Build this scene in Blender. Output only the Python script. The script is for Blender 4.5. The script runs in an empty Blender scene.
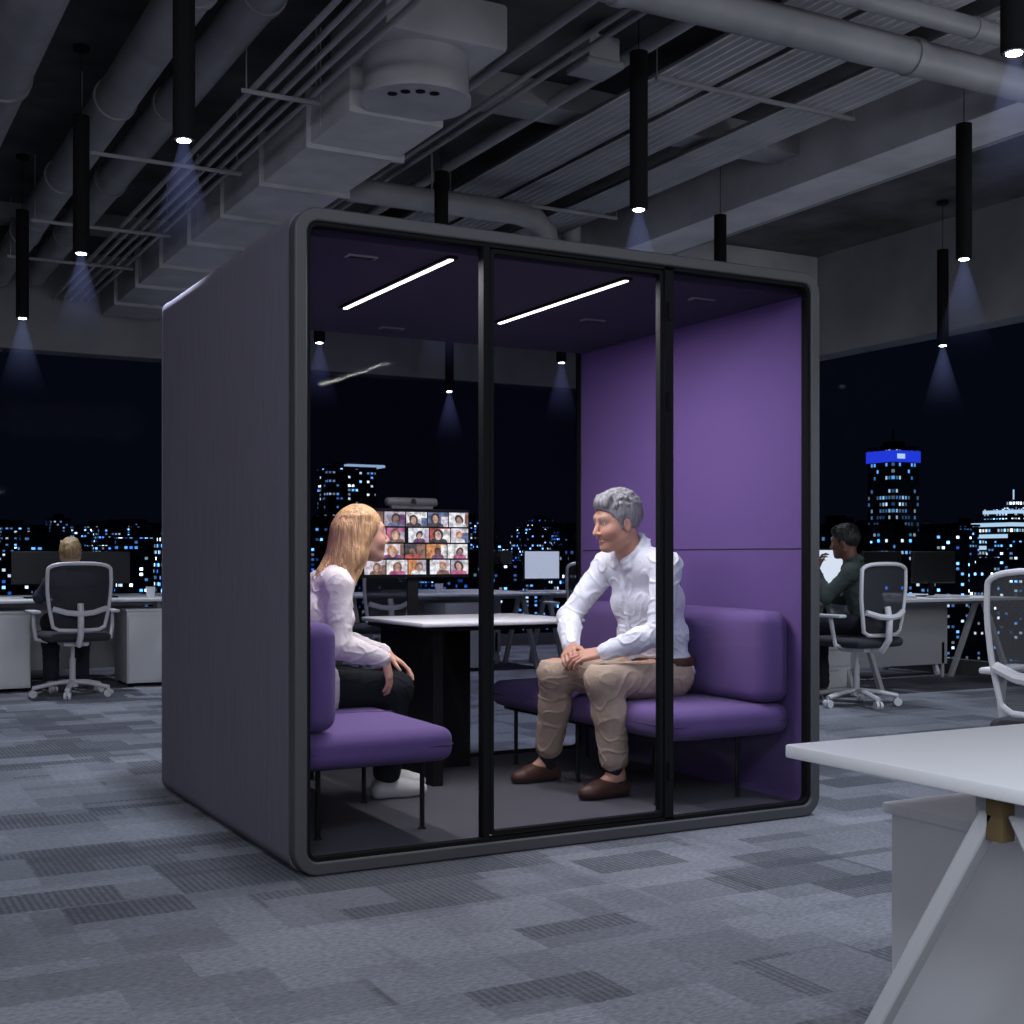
import bpy, bmesh, math, random
import numpy as np
from mathutils import Vector, Matrix, noise, Euler

random.seed(7); np.random.seed(7)
scene = bpy.context.scene
scene.view_settings.view_transform = 'Standard'
COL = scene.collection

# ------------------------------------------------------------------ materials
def _bsdf(m):
    return m.node_tree.nodes['Principled BSDF']
def mat(name, color, rough=0.5, metal=0.0, emit=None, estr=0.0, bump=0.0, bscale=50.0, var=0.0, vscale=5.0, spec=None, stretch=None, sheen=0.0):
    m = bpy.data.materials.new(name); m.use_nodes = True
    nt = m.node_tree; b = _bsdf(m)
    c = tuple(color)+(1,)
    b.inputs['Base Color'].default_value = c
    b.inputs['Roughness'].default_value = rough
    b.inputs['Metallic'].default_value = metal
    if spec is not None: b.inputs['Specular IOR Level'].default_value = spec
    if sheen: b.inputs['Sheen Weight'].default_value = sheen
    if emit is not None:
        b.inputs['Emission Color'].default_value = tuple(emit)+(1,)
        b.inputs['Emission Strength'].default_value = estr
    tc = nt.nodes.new('ShaderNodeTexCoord')
    vec = tc.outputs['Object']
    if stretch:
        mp = nt.nodes.new('ShaderNodeMapping'); mp.inputs['Scale'].default_value = stretch
        nt.links.new(vec, mp.inputs['Vector']); vec = mp.outputs['Vector']
    if bump > 0:
        n = nt.nodes.new('ShaderNodeTexNoise'); n.inputs['Scale'].default_value = bscale; n.inputs['Detail'].default_value = 3
        nt.links.new(vec, n.inputs['Vector'])
        bp = nt.nodes.new('ShaderNodeBump'); bp.inputs['Strength'].default_value = bump; bp.inputs['Distance'].default_value = 0.01
        nt.links.new(n.outputs['Fac'], bp.inputs['Height']); nt.links.new(bp.outputs['Normal'], b.inputs['Normal'])
    if var > 0:
        n = nt.nodes.new('ShaderNodeTexNoise'); n.inputs['Scale'].default_value = vscale; n.inputs['Detail'].default_value = 5
        nt.links.new(vec, n.inputs['Vector'])
        r = nt.nodes.new('ShaderNodeValToRGB')
        r.color_ramp.elements[0].position = 0.3; r.color_ramp.elements[1].position = 0.7
        r.color_ramp.elements[0].color = tuple(x*(1-var) for x in color)+(1,)
        r.color_ramp.elements[1].color = tuple(min(1, x*(1+var)) for x in color)+(1,)
        nt.links.new(n.outputs['Fac'], r.inputs['Fac']); nt.links.new(r.outputs['Color'], b.inputs['Base Color'])
    return m

def attr_mat(name, rough=0.5, bump=0.0, bscale=100, stretch=None, spec=0.5, var=0.0):
    m = bpy.data.materials.new(name); m.use_nodes = True
    nt = m.node_tree; b = _bsdf(m)
    a = nt.nodes.new('ShaderNodeAttribute'); a.attribute_name = 'Col'
    nt.links.new(a.outputs['Color'], b.inputs['Base Color'])
    b.inputs['Roughness'].default_value = rough
    b.inputs['Specular IOR Level'].default_value = spec
    if bump:
        tc = nt.nodes.new('ShaderNodeTexCoord'); vec = tc.outputs['Object']
        if stretch:
            mp = nt.nodes.new('ShaderNodeMapping'); mp.inputs['Scale'].default_value = stretch
            nt.links.new(vec, mp.inputs['Vector']); vec = mp.outputs['Vector']
        n = nt.nodes.new('ShaderNodeTexNoise'); n.inputs['Scale'].default_value = bscale; n.inputs['Detail'].default_value = 3
        nt.links.new(vec, n.inputs['Vector'])
        bp = nt.nodes.new('ShaderNodeBump'); bp.inputs['Strength'].default_value = bump; bp.inputs['Distance'].default_value = 0.01
        nt.links.new(n.outputs['Fac'], bp.inputs['Height']); nt.links.new(bp.outputs['Normal'], b.inputs['Normal'])
        if var:
            mx = nt.nodes.new('ShaderNodeMix'); mx.data_type = 'RGBA'; mx.blend_type = 'MULTIPLY'
            mx.inputs['Factor'].default_value = var
            r = nt.nodes.new('ShaderNodeValToRGB'); r.color_ramp.elements[0].position = 0.35; r.color_ramp.elements[1].position = 0.65
            r.color_ramp.elements[0].color = (0.25, 0.2, 0.15, 1)
            nt.links.new(n.outputs['Fac'], r.inputs['Fac'])
            nt.links.new(a.outputs['Color'], mx.inputs['A']); nt.links.new(r.outputs['Color'], mx.inputs['B'])
            nt.links.new(mx.outputs['Result'], b.inputs['Base Color'])
    return m

def glass_mat(name, tint=(0.93, 0.94, 0.97), refl=1.0):
    m = bpy.data.materials.new(name); m.use_nodes = True
    nt = m.node_tree; nt.nodes.clear()
    out = nt.nodes.new('ShaderNodeOutputMaterial')
    t = nt.nodes.new('ShaderNodeBsdfTransparent'); t.inputs['Color'].default_value = tuple(tint)+(1,)
    g = nt.nodes.new('ShaderNodeBsdfGlossy'); g.inputs['Roughness'].default_value = 0.0
    f = nt.nodes.new('ShaderNodeFresnel'); f.inputs['IOR'].default_value = 1.4
    mu = nt.nodes.new('ShaderNodeMath'); mu.operation = 'MULTIPLY'; mu.inputs[1].default_value = refl
    mx = nt.nodes.new('ShaderNodeMixShader')
    nt.links.new(f.outputs[0], mu.inputs[0]); nt.links.new(mu.outputs[0], mx.inputs[0])
    nt.links.new(t.outputs[0], mx.inputs[1]); nt.links.new(g.outputs[0], mx.inputs[2])
    nt.links.new(mx.outputs[0], out.inputs['Surface'])
    return m
def net_mat(name, color, clear=0.35):
    m = mat(name, color, 0.85); nt = m.node_tree
    out = [n for n in nt.nodes if n.type == 'OUTPUT_MATERIAL'][0]
    t = nt.nodes.new('ShaderNodeBsdfTransparent'); mx = nt.nodes.new('ShaderNodeMixShader'); mx.inputs[0].default_value = clear
    nt.links.new(_bsdf(m).outputs[0], mx.inputs[1]); nt.links.new(t.outputs[0], mx.inputs[2]); nt.links.new(mx.outputs[0], out.inputs['Surface'])
    return m

M = {}
M['frame'] = mat('booth_frame_grey', (0.048, 0.049, 0.055), 0.55, bump=0.05, bscale=300)
M['felt'] = mat('booth_felt_grey', (0.118, 0.108, 0.146), 0.95, bump=0.2, bscale=260, var=0.09, vscale=60, stretch=(1, 1, 0.06))
M['purple'] = mat('purple_felt', (0.135, 0.076, 0.250), 0.9, bump=0.2, bscale=300, var=0.06, vscale=150)
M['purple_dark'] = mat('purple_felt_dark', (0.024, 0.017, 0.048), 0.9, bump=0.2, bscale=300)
M['cushion'] = mat('purple_upholstery', (0.130, 0.074, 0.240), 0.85, bump=0.35, bscale=400, var=0.08, vscale=200, sheen=0.1)
M['seam'] = mat('purple_seam', (0.06, 0.036, 0.11), 0.9)
M['black'] = mat('black_metal', (0.005, 0.005, 0.006), 0.45, spec=0.3)
M['blackm'] = mat('black_matte', (0.004, 0.004, 0.005), 0.8, spec=0.15)
M['white'] = mat('white_laminate', (0.70, 0.71, 0.73), 0.35)
M['whitep'] = mat('white_plastic', (0.60, 0.61, 0.64), 0.4)
M['whited'] = mat('white_metal', (0.50, 0.51, 0.53), 0.5)
M['mesh'] = net_mat('dark_mesh_fabric', (0.022, 0.024, 0.032), 0.12)
M['meshg'] = net_mat('grey_mesh_fabric', (0.07, 0.075, 0.082), 0.35)
M['seatf'] = mat('chair_seat_fabric', (0.025, 0.027, 0.035), 0.85, bump=0.3, bscale=300)
M['brass'] = mat('brass_bracket', (0.22, 0.15, 0.07), 0.5, 0.5)
M['concrete'] = mat('ceiling_concrete', (0.058, 0.058, 0.062), 0.9, bump=0.4, bscale=5, var=0.6, vscale=2.0)
M['beam'] = mat('painted_beam', (0.44, 0.44, 0.46), 0.8, bump=0.15, bscale=10, var=0.14, vscale=3)
M['pipe'] = mat('painted_pipe', (0.24, 0.24, 0.255), 0.55, var=0.16, vscale=4)
M['duct'] = mat('painted_duct', (0.38, 0.38, 0.40), 0.5, var=0.15, vscale=3)
M['panel'] = mat('corrugated_metal', (0.34, 0.34, 0.36), 0.5, var=0.15, vscale=3)
M['conduit'] = mat('galvanised_conduit', (0.32, 0.32, 0.34), 0.5, 0.2)
M['wall'] = mat('bulkhead_paint', (0.20, 0.20, 0.21), 0.85, bump=0.1, bscale=8, var=0.15, vscale=2)
M['walld'] = mat('dark_wall_paint', (0.08, 0.08, 0.09), 0.85, var=0.1)
M['strip'] = mat('led_strip', (1, 1, 1), 0.5, emit=(1, 0.98, 1), estr=6)
M['lens'] = mat('lamp_lens', (1, 1, 1), 0.5, emit=(0.85, 0.9, 1), estr=40)
M['glass'] = glass_mat('booth_glass', (0.87, 0.87, 0.90), 0.25)
M['glassb'] = glass_mat('booth_rear_glass', (0.88, 0.88, 0.91), 0.08)
M['wglass'] = glass_mat('window_glass', (0.92, 0.94, 0.97), 0.008)
M['skin'] = attr_mat('skin', 0.5, bump=0.04, bscale=200, spec=0.35)
M['hair'] = attr_mat('hair', 0.45, bump=0.8, bscale=150, stretch=(1, 1, 0.10), var=0.45)
M['cloth'] = attr_mat('cloth', 0.9, bump=0.3, bscale=30, spec=0.2)
M['shoe'] = attr_mat('shoe', 0.5, bump=0.1, bscale=60, spec=0.4)

# ------------------------------------------------------------------ builders
class MB:
    def __init__(s): s.v = []; s.f = []; s.m = []; s.sm = []
    def add(s, verts, faces, mi=0, smooth=False, T=None):
        o = len(s.v)
        if T is not None: verts = [T @ Vector(v) for v in verts]
        s.v += [tuple(v) for v in verts]
        for f in faces:
            s.f.append(tuple(i+o for i in f)); s.m.append(mi); s.sm.append(smooth)
        return s
    def box(s, lo, hi, mi=0, bev=0.0, seg=2, T=None):
        bm = bmesh.new(); bmesh.ops.create_cube(bm, size=1)
        c = [(lo[i]+hi[i])/2 for i in range(3)]; d = [hi[i]-lo[i] for i in range(3)]
        for v in bm.verts:
            v.co = Vector([c[i]+v.co[i]*d[i] for i in range(3)])
        if bev > 0:
            bmesh.ops.bevel(bm, geom=bm.edges[:], offset=min(bev, min(abs(x) for x in d)*0.49), segments=seg, profile=0.5, affect='EDGES')
        bm.verts.index_update()
        s.add([v.co.copy() for v in bm.verts], [[v.index for v in f.verts] for f in bm.faces], mi, bev > 0, T)
        bm.free(); return s
    def cyl(s, a, b, r1, r2=None, seg=20, mi=0, caps=True, T=None):
        if r2 is None: r2 = r1
        a = Vector(a); b = Vector(b); d = (b-a).normalized()
        up = Vector((0, 0, 1)) if abs(d.z) < 0.95 else Vector((1, 0, 0))
        x = d.cross(up).normalized(); y = d.cross(x)
        vs = []; 
        for c, r in ((a, r1), (b, r2)):
            for i in range(seg):
                t = 2*math.pi*i/seg; vs.append(c+x*(r*math.cos(t))+y*(r*math.sin(t)))
        fs = [(i, (i+1) % seg, seg+(i+1) % seg, seg+i) for i in range(seg)]
        s.add(vs, fs, mi, True, T)
        if caps:
            s.add(vs, [tuple(range(seg))[::-1], tuple(range(seg, 2*seg))], mi, False, T)
        return s
    def tube(s, path, r, seg=10, closed=False, mi=0, flat=1.0, T=None):
        P = [Vector(p) for p in path]; n = len(P); vs = []; 
        prev = None
        for i in range(n):
            if closed: d = P[(i+1) % n]-P[(i-1) % n]
            else: d = P[min(i+1, n-1)]-P[max(i-1, 0)]
            d.normalize()
            if prev is None:
                up = Vector((0, 0, 1)) if abs(d.z) < 0.9 else Vector((1, 0, 0))
                x = d.cross(up).normalized()
            else:
                x = (prev-d*prev.dot(d)).normalized()
            prev = x; y = d.cross(x)
            for j in range(seg):
                t = 2*math.pi*j/seg
                vs.append(P[i]+x*(r*math.cos(t))+y*(r*flat*math.sin(t)))
        fs = []
        for i in range(n if closed else n-1):
            for j in range(seg):
                a = i*seg+j; b = i*seg+(j+1) % seg; i2 = (i+1) % n
                fs.append((a, b, i2*seg+(j+1) % seg, i2*seg+j))
        if not closed:
            fs.append(tuple(range(seg))[::-1]); fs.append(tuple((n-1)*seg+j for j in range(seg)))
        s.add(vs, fs, mi, True, T); return s
    def ring(s, x0, x1, z0, z1, r, th, y0, y1, mi=0, seg=8):
        def rr(x0, x1, z0, z1, r):
            pts = []
            for cx, cz, a0 in ((x1-r, z1-r, 0), (x0+r, z1-r, 90), (x0+r, z0+r, 180), (x1-r, z0+r, 270)):
                for i in range(seg+1):
                    a = math.radians(a0+90*i/seg); pts.append((cx+r*math.cos(a), cz+r*math.sin(a)))
            return pts
        O = rr(x0, x1, z0, z1, r); I = rr(x0+th, x1-th, z0+th, z1-th, max(r-th, 0.012))
        def dens(L):
            out = []
            n = len(L)
            for i in range(n):
                a = L[i]; b = L[(i+1) % n]; out.append(a)
                d = math.hypot(b[0]-a[0], b[1]-a[1])
                if d > 0.1:
                    for t in (0.004/d, 1-0.004/d): out.append((a[0]+(b[0]-a[0])*t, a[1]+(b[1]-a[1])*t))
            return out
        O = dens(O); I = dens(I)
        n = len(O)
        if len(I) != n: raise ValueError('ring mismatch')
        vs = [(p[0], y0, p[1]) for p in O]+[(p[0], y0, p[1]) for p in I]+[(p[0], y1, p[1]) for p in O]+[(p[0], y1, p[1]) for p in I]
        fs = []
        for i in range(n):
            j = (i+1) % n
            fs += [(i, n+i, n+j, j), (2*n+i, 2*n+j, 3*n+j, 3*n+i), (i, j, 2*n+j, 2*n+i), (n+i, 3*n+i, 3*n+j, n+j)]
        s.add(vs, fs, mi, True); return s
    def cushion(s, lo, hi, r, bulge=0.01, n=10, mi=0, T=None):
        c = np.array([(lo[i]+hi[i])/2 for i in range(3)]); h = np.array([(hi[i]-lo[i])/2 for i in range(3)])
        bm = bmesh.new()
        def samples(hh):
            a = np.linspace(-hh, -hh+r, 5); b = np.linspace(-hh+r, hh-r, n)[1:-1]; d = np.linspace(hh-r, hh, 5)
            return np.concatenate([a, b, d])
        for ax in range(3):
            u, v = (ax+1) % 3, (ax+2) % 3
            su, sv = samples(h[u]), samples(h[v])
            for sg in (-1, 1):
                g = []
                for a in su:
                    row = []
                    for b in sv:
                        q = np.zeros(3); q[ax] = sg*h[ax]; q[u] = a; q[v] = b
                        core = np.clip(q, -(h-r), h-r); d = q-core; L = np.linalg.norm(d); p = core+d/L*r
                        w = [(1-(p[k]/h[k])**2) for k in range(3)]
                        p = p.copy()
                        for k in range(3):
                            o = [x for x in range(3) if x != k]
                            if abs(d[k]) > 1e-9: p[k] += np.sign(d[k])*bulge*max(0, w[o[0]])**0.5*max(0, w[o[1]])**0.5*(abs(d[k])/L)
                        row.append(bm.verts.new(c+p))
                    g.append(row)
                for i in range(len(su)-1):
                    for j in range(len(sv)-1):
                        q = [g[i][j], g[i+1][j], g[i+1][j+1], g[i][j+1]]
                        if sg < 0: q.reverse()
                        bm.faces.new(q)
        bmesh.ops.remove_doubles(bm, verts=bm.verts[:], dist=1e-5)
        bm.verts.index_update()
        s.add([v.co.copy() for v in bm.verts], [[v.index for v in f.verts] for f in bm.faces], mi, True, T)
        bm.free(); return s
    def obj(s, name, mats, parent=None, loc=None, bevel=0, wn=False, **kw):
        me = bpy.data.meshes.new(name)
        me.from_pydata(s.v, [], s.f)
        for m in (mats if isinstance(mats, (list, tuple)) else [mats]): me.materials.append(m)
        me.polygons.foreach_set('material_index', s.m)
        me.polygons.foreach_set('use_smooth', s.sm)
        me.update()
        try:
            me.set_sharp_from_angle(angle=math.radians(38))
        except Exception: pass
        o = bpy.data.objects.new(name, me); COL.objects.link(o)
        if parent: o.parent = parent
        if loc is not None: o.location = loc
        if bevel:
            b = o.modifiers.new('bevel', 'BEVEL'); b.width = bevel; b.segments = 2; b.limit_method = 'ANGLE'; b.angle_limit = math.radians(50)
        if wn or bevel:
            b = o.modifiers.new('wn', 'WEIGHTED_NORMAL'); b.keep_sharp = True; b.weight = 90
        for k, v in kw.items(): o[k] = v
        return o

def empty(name, loc=(0, 0, 0), rot=0.0, parent=None, **kw):
    o = bpy.data.objects.new(name, None); COL.objects.link(o); o.empty_display_size = 0.1
    o.location = loc; o.rotation_euler = (0, 0, rot)
    if parent: o.parent = parent
    for k, v in kw.items(): o[k] = v
    return o
def copy_thing(root, loc, rot=0.0, **kw):
    def rec(o, par):
        c = o.copy(); COL.objects.link(c)
        if par is not None: c.parent = par
        for ch in o.children: rec(ch, c)
        return c
    c = rec(root, None); c.location = loc; c.rotation_euler = (0, 0, rot)
    for k, v in kw.items(): c[k] = v
    return c

# ------------------------------------------------------------------ camera
cam = bpy.data.cameras.new('camera'); co = bpy.data.objects.new('camera', cam); COL.objects.link(co)
co.location = (-1.466, -4.281, 1.1); co.rotation_euler = (math.radians(90), 0, math.radians(-28.44))
cam.lens = 45.84; cam.sensor_width = 36; cam.shift_y = 0.044; cam.clip_end = 3000; cam.clip_start = 0.05
scene.camera = co
def cam2room(X, Y):  # site survey axes -> room axes, for outdoor bearings
    return (-1.466+0.8793*X+0.4763*Y, -4.281-0.4763*X+0.8793*Y)

# ------------------------------------------------------------------ world
w = bpy.data.worlds.new('night'); scene.world = w; w.use_nodes = True
w.node_tree.nodes['Background'].inputs[0].default_value = (0.0016, 0.0022, 0.0056, 1)
w.node_tree.nodes['Background'].inputs[1].default_value = 1.0

# ------------------------------------------------------------------ room
U0, U1, V0, V1, H = -6.0, 8.03, -7.0, 9.96, 4.3
def carpet():
    m = bpy.data.materials.new('carpet_tiles'); m.use_nodes = True; nt = m.node_tree; b = _bsdf(m)
    b.inputs['Roughness'].default_value = 0.95; b.inputs['Specular IOR Level'].default_value = 0.15
    tc = nt.nodes.new('ShaderNodeTexCoord'); L = nt.links.new
    wb = nt.nodes.new('ShaderNodeTexNoise'); wb.inputs['Scale'].default_value = 60; L(tc.outputs['Object'], wb.inputs['Vector'])
    vs = nt.nodes.new('ShaderNodeVectorMath'); vs.operation = 'MULTIPLY_ADD'; vs.inputs[1].default_value = (0.016, 0.016, 0); L(wb.outputs['Color'], vs.inputs[0]); L(tc.outputs['Object'], vs.inputs[2])
    def brick(wd, ht, off, loc=(0, 0, 0)):
        mp = nt.nodes.new('ShaderNodeMapping'); mp.inputs['Location'].default_value = loc
        L(vs.outputs[0], mp.inputs['Vector'])
        t = nt.nodes.new('ShaderNodeTexBrick'); t.inputs['Scale'].default_value = 1.0
        t.inputs['Brick Width'].default_value = wd; t.inputs['Row Height'].default_value = ht; t.offset = off
        t.inputs['Mortar Size'].default_value = 0.0; t.inputs['Color1'].default_value = (0, 0, 0, 1); t.inputs['Color2'].default_value = (1, 1, 1, 1)
        t.inputs['Mortar'].default_value = (0, 0, 0, 1)
        L(mp.outputs['Vector'], t.inputs['Vector']); return t
    A = brick(0.38, 0.22, 0.45)
    B = brick(0.56, 0.44, 0.3, loc=(0.2, 0.125, 0))
    C = brick(0.30, 0.29, 0.62, loc=(0.07, 0.31, 0))
    def mul(a, f):
        n = nt.nodes.new('ShaderNodeMath'); n.operation = 'MULTIPLY'; L(a, n.inputs[0]); n.inputs[1].default_value = f; return n.outputs[0]
    def addn(a, c):
        n = nt.nodes.new('ShaderNodeMath'); n.operation = 'ADD'; L(a, n.inputs[0]); L(c, n.inputs[1]); return n.outputs[0]
    tot = addn(addn(mul(A.outputs['Color'], 0.45), mul(B.outputs['Color'], 0.33)), mul(C.outputs['Color'], 0.22))
    r = nt.nodes.new('ShaderNodeValToRGB')
    e = r.color_ramp.elements; e[0].position = 0.15; e[0].color = (0.098, 0.104, 0.122, 1); e[1].position = 0.88; e[1].color = (0.235, 0.246, 0.280, 1)
    L(tot, r.inputs['Fac'])
    wv = nt.nodes.new('ShaderNodeTexWave'); wv.bands_direction = 'X'; wv.inputs['Scale'].default_value = 14; wv.inputs['Distortion'].default_value = 0.4; wv.inputs['Detail Scale'].default_value = 3
    L(tc.outputs['Object'], wv.inputs['Vector'])
    lt = nt.nodes.new('ShaderNodeMath'); lt.operation = 'LESS_THAN'; lt.inputs[1].default_value = 0.42; L(tot, lt.inputs[0])
    mm = nt.nodes.new('ShaderNodeMath'); mm.operation = 'MULTIPLY'; L(wv.outputs['Fac'], mm.inputs[0]); L(lt.outputs[0], mm.inputs[1])
    mx = nt.nodes.new('ShaderNodeMix'); mx.data_type = 'RGBA'; mx.blend_type = 'MIX'
    L(mul(mm.outputs[0], 0.5), mx.inputs['Factor']); L(r.outputs['Color'], mx.inputs['A']); mx.inputs['B'].default_value = (0.048, 0.050, 0.058, 1)
    mp = nt.nodes.new('ShaderNodeMapping'); mp.inputs['Scale'].default_value = (45, 110, 1); L(tc.outputs['Object'], mp.inputs['Vector'])
    n = nt.nodes.new('ShaderNodeTexNoise'); n.inputs['Scale'].default_value = 1.0; n.inputs['Detail'].default_value = 4; L(mp.outputs['Vector'], n.inputs['Vector'])
    rr = nt.nodes.new('ShaderNodeMapRange'); rr.inputs['From Min'].default_value = 0.3; rr.inputs['From Max'].default_value = 0.7; rr.inputs['To Min'].default_value = 0.72; rr.inputs['To Max'].default_value = 1.28
    L(n.outputs['Fac'], rr.inputs['Value'])
    ml = nt.nodes.new('ShaderNodeMix'); ml.data_type = 'RGBA'; ml.blend_type = 'MULTIPLY'; ml.inputs['Factor'].default_value = 1
    L(mx.outputs['Result'], ml.inputs['A']); L(rr.outputs['Result'], ml.inputs['B'])
    L(ml.outputs['Result'], b.inputs['Base Color'])
    n2 = nt.nodes.new('ShaderNodeTexNoise'); n2.inputs['Scale'].default_value = 350; L(tc.outputs['Object'], n2.inputs['Vector'])
    ad = addn(n2.outputs['Fac'], mm.outputs[0])
    bp = nt.nodes.new('ShaderNodeBump'); bp.inputs['Strength'].default_value = 0.4; bp.inputs['Distance'].default_value = 0.004
    L(ad, bp.inputs['Height']); L(bp.outputs['Normal'], b.inputs['Normal'])
    return m
M['carpet'] = carpet()
S = dict(kind='structure')
MB().box((U0, V0, -0.2), (U1+0.3, V1+0.3, 0)).obj('floor', M['carpet'], **S)
MB().box((U0, V0, H), (U1+0.3, V1+0.3, H+0.3)).obj('ceiling', M['concrete'], **S)
MB().box((U0, V1, 3.25), (U1+0.3, V1+0.3, H)).obj('wall_back', M['wall'], **S)
MB().box((U1, V0, 3.25), (U1+0.3, V1, H)).obj('wall_right', M['wall'], **S)
MB().box((U0-0.2, V0, 0), (U0, V1+0.3, H)).obj('wall_left', M['walld'], **S)
MB().box((U0, V0-0.2, 0), (U1+0.3, V0, H)).obj('wall_front', M['walld'], **S)
MB().box((U0, V1-0.02, 0), (U1, V1+0.1, 0.14)).obj('baseboard_back', M['walld'], **S)
MB().box((U1-0.02, V0, 0), (U1+0.1, V1, 0.14)).obj('baseboard_right', M['walld'], **S)
wi = 1
for a, b_ in ((U0, 2.0), (2.0, U1)):
    MB().box((a+0.03, V1+0.04, 0.14), (b_-0.03, V1+0.05, 3.25)).obj('window_%d' % wi, M['wglass'], **S)
    MB().box((b_-0.025, V1+0.02, 0.14), (b_+0.025, V1+0.09, 3.25)).obj('trim_%d' % wi, M['blackm'], **S); wi += 1
for a, b_ in ((V0, 7.0), (7.0, V1)):
    MB().box((U1+0.04, a+0.03, 0.14), (U1+0.05, b_-0.03, 3.25)).obj('window_%d' % wi, M['wglass'], **S)
    MB().box((U1+0.02, b_-0.025, 0.14), (U1+0.09, b_+0.025, 3.25)).obj('trim_%d' % wi, M['blackm'], **S); wi += 1

# ------------------------------------------------------------------ ceiling services
def thing(mb, name, mats, label, category, loc=(0, 0, 0), group=None, bevel=0):
    o = mb.obj(name, mats, loc=loc, bevel=bevel); o['label'] = label; o['category'] = category
    if group: o['group'] = group
    return o
thing(MB().box((5.1, -3.0, 3.9), (5.58, V1, H), bev=0.01), 'ceiling_beam', M['beam'], 'pale painted concrete beam under the dark ceiling slab', 'beam')
thing(MB().box((-1.6, -3.0, 3.95), (-1.2, V1, H), bev=0.01), 'ceiling_beam', M['wall'], 'grey painted concrete beam beside the round pipes', 'beam')
thing(MB().box((U0, 8.2, 4.16), (5.1, 8.55, H), bev=0.01), 'ceiling_beam', M['wall'], 'grey cross beam near the window bulkhead', 'beam')
thing(MB().box((5.58, 6.4, 3.85), (U1, 6.75, H), bev=0.01), 'ceiling_beam', M['beam'], 'short pale cross beam beside the long beam', 'beam')
thing(MB().box((2.0, 3.3, 4.12), (5.1, 3.6, H), bev=0.01), 'ceiling_beam', M['wall'], 'shallow grey cross beam above the corrugated panels', 'beam')
def round_pipe(u, z, r, v0, v1, along='v', label='large round painted pipe hung below the ceiling', mt='pipe', collars=True, nm='ceiling_pipe', grp='ceiling pipes'):
    mb = MB()
    P = (lambda t: (u, t, z)) if along == 'v' else (lambda t: (t, u, z))
    mb.cyl(P(v0), P(v1), r, seg=24)
    if collars:
        t = v0+0.6
        while t < v1-0.1:
            mb.cyl(P(t), P(t+0.06), r*1.1, seg=24); t += 1.9
    return thing(mb, nm, M[mt], label, 'pipe', group=grp)
round_pipe(0.245, 3.98, 0.125, -2.2, V1-0.02)
round_pipe(0.60, 4.00, 0.115, -2.2, V1-0.02)
round_pipe(-0.42, 4.02, 0.16, -2.2, V1-0.02)
for i in range(5):
    round_pipe(0.80+i*0.085, 3.80, 0.017, -2.6, V1-0.02, mt='conduit', collars=False, label='thin galvanised conduit running in a parallel bundle', nm='ceiling_conduit', grp='conduit bundle')
round_pipe(0.92, 3.82, 0.095, 1.3, U1-0.02, along='u', label='large pale pipe crossing under the corrugated panels', mt='pipe')
round_pipe(0.66, 3.92, 0.055, 1.5, U1-0.02, along='u', label='medium pale pipe running beside a larger one', mt='pipe')
mb = MB(); mb.tube([(2.1, 4.9, 3.86), (3.55, 4.9, 3.86), (3.72, 4.9, 3.83), (3.82, 4.9, 3.74), (3.85, 4.9, 3.60)], 0.09, seg=20)
mb.cyl((3.85, 4.9, 3.56), (3.85, 4.9, 3.62), 0.105); mb.cyl((2.8, 4.9, 3.9), (2.8, 4.9, H), 0.008, seg=6)
thing(mb, 'ceiling_pipe', M['pipe'], 'round pale pipe with an elbow turning down', 'pipe', group='ceiling pipes')
for k, (v, a, b_) in enumerate([(3.0, 0.72, 1.20), (4.6, 0.1, 1.20), (6.6, 0.1, 1.20), (8.0, 0.1, 1.20)]):
    mb = MB().box((a, v-0.010, 3.752), (b_, v+0.010, 3.778), bev=0.004)
    for x in (a+0.03, b_-0.03): mb.cyl((x, v, 3.76), (x, v, H-0.01), 0.004, seg=8)
    thing(mb, 'pipe_hanger', M['pipe'], 'steel strut hanger carrying pipes under the ceiling', 'bracket', group='pipe hangers')
for k, (v, a, b_) in enumerate([(2.3, 3.1, 4.7), (5.2, 3.1, 4.7), (7.4, 3.1, 4.7)]):
    mb = MB().box((a, v-0.015, 4.015), (b_, v+0.015, 4.04), bev=0.004)
    for x in (a+0.005, b_-0.005): mb.cyl((x, v, 4.02), (x, v, H-0.01), 0.005, seg=8)
    thing(mb, 'panel_rail', M['pipe'], 'steel rail carrying corrugated ceiling panels', 'bracket', group='panel rails')
dr_ = empty('air_duct', (1.58, 2.5, 3.66), label='pale rectangular air duct ending in a round drum with vent holes', category='duct')
def rel(mb, name, mats):
    o = mb.obj(name, mats, dr_); 
    for v in o.data.vertices: v.co -= Vector((1.58, 2.5, 3.66))
    return o
mb = MB(); mb.box((1.28, 2.75, 3.66), (1.88, V1-0.02, 3.98), bev=0.01)
t = 3.4
while t < 9.8:
    mb.box((1.25, t, 3.63), (1.91, t+0.035, 4.01)); t += 0.95
for t in (3.2, 6.0, 8.0): mb.cyl((1.27, t, 3.7), (1.27, t, H-0.001), 0.004, seg=6); mb.cyl((1.89, t, 3.7), (1.89, t, H-0.001), 0.004, seg=6)
rel(mb, 'duct_body', M['duct'])
mb = MB(); mb.cyl((1.585, 2.50, 3.70), (1.585, 2.50, 3.96), 0.30, seg=48); mb.cyl((1.585, 2.50, 3.68), (1.585, 2.50, 3.71), 0.315, seg=48)
mb.box((1.25, 2.15, 3.93), (2.0, 3.0, 4.2), bev=0.03)
for i in range(4):
    a = math.radians(205+i*24)
    c = Vector((1.585+0.2*math.cos(a), 2.50+0.2*math.sin(a), 3.675))
    mb.cyl(c, c+Vector((0, 0, 0.02)), 0.028, seg=20, mi=1)
rel(mb, 'duct_drum', [M['duct'], M['blackm']])
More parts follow.
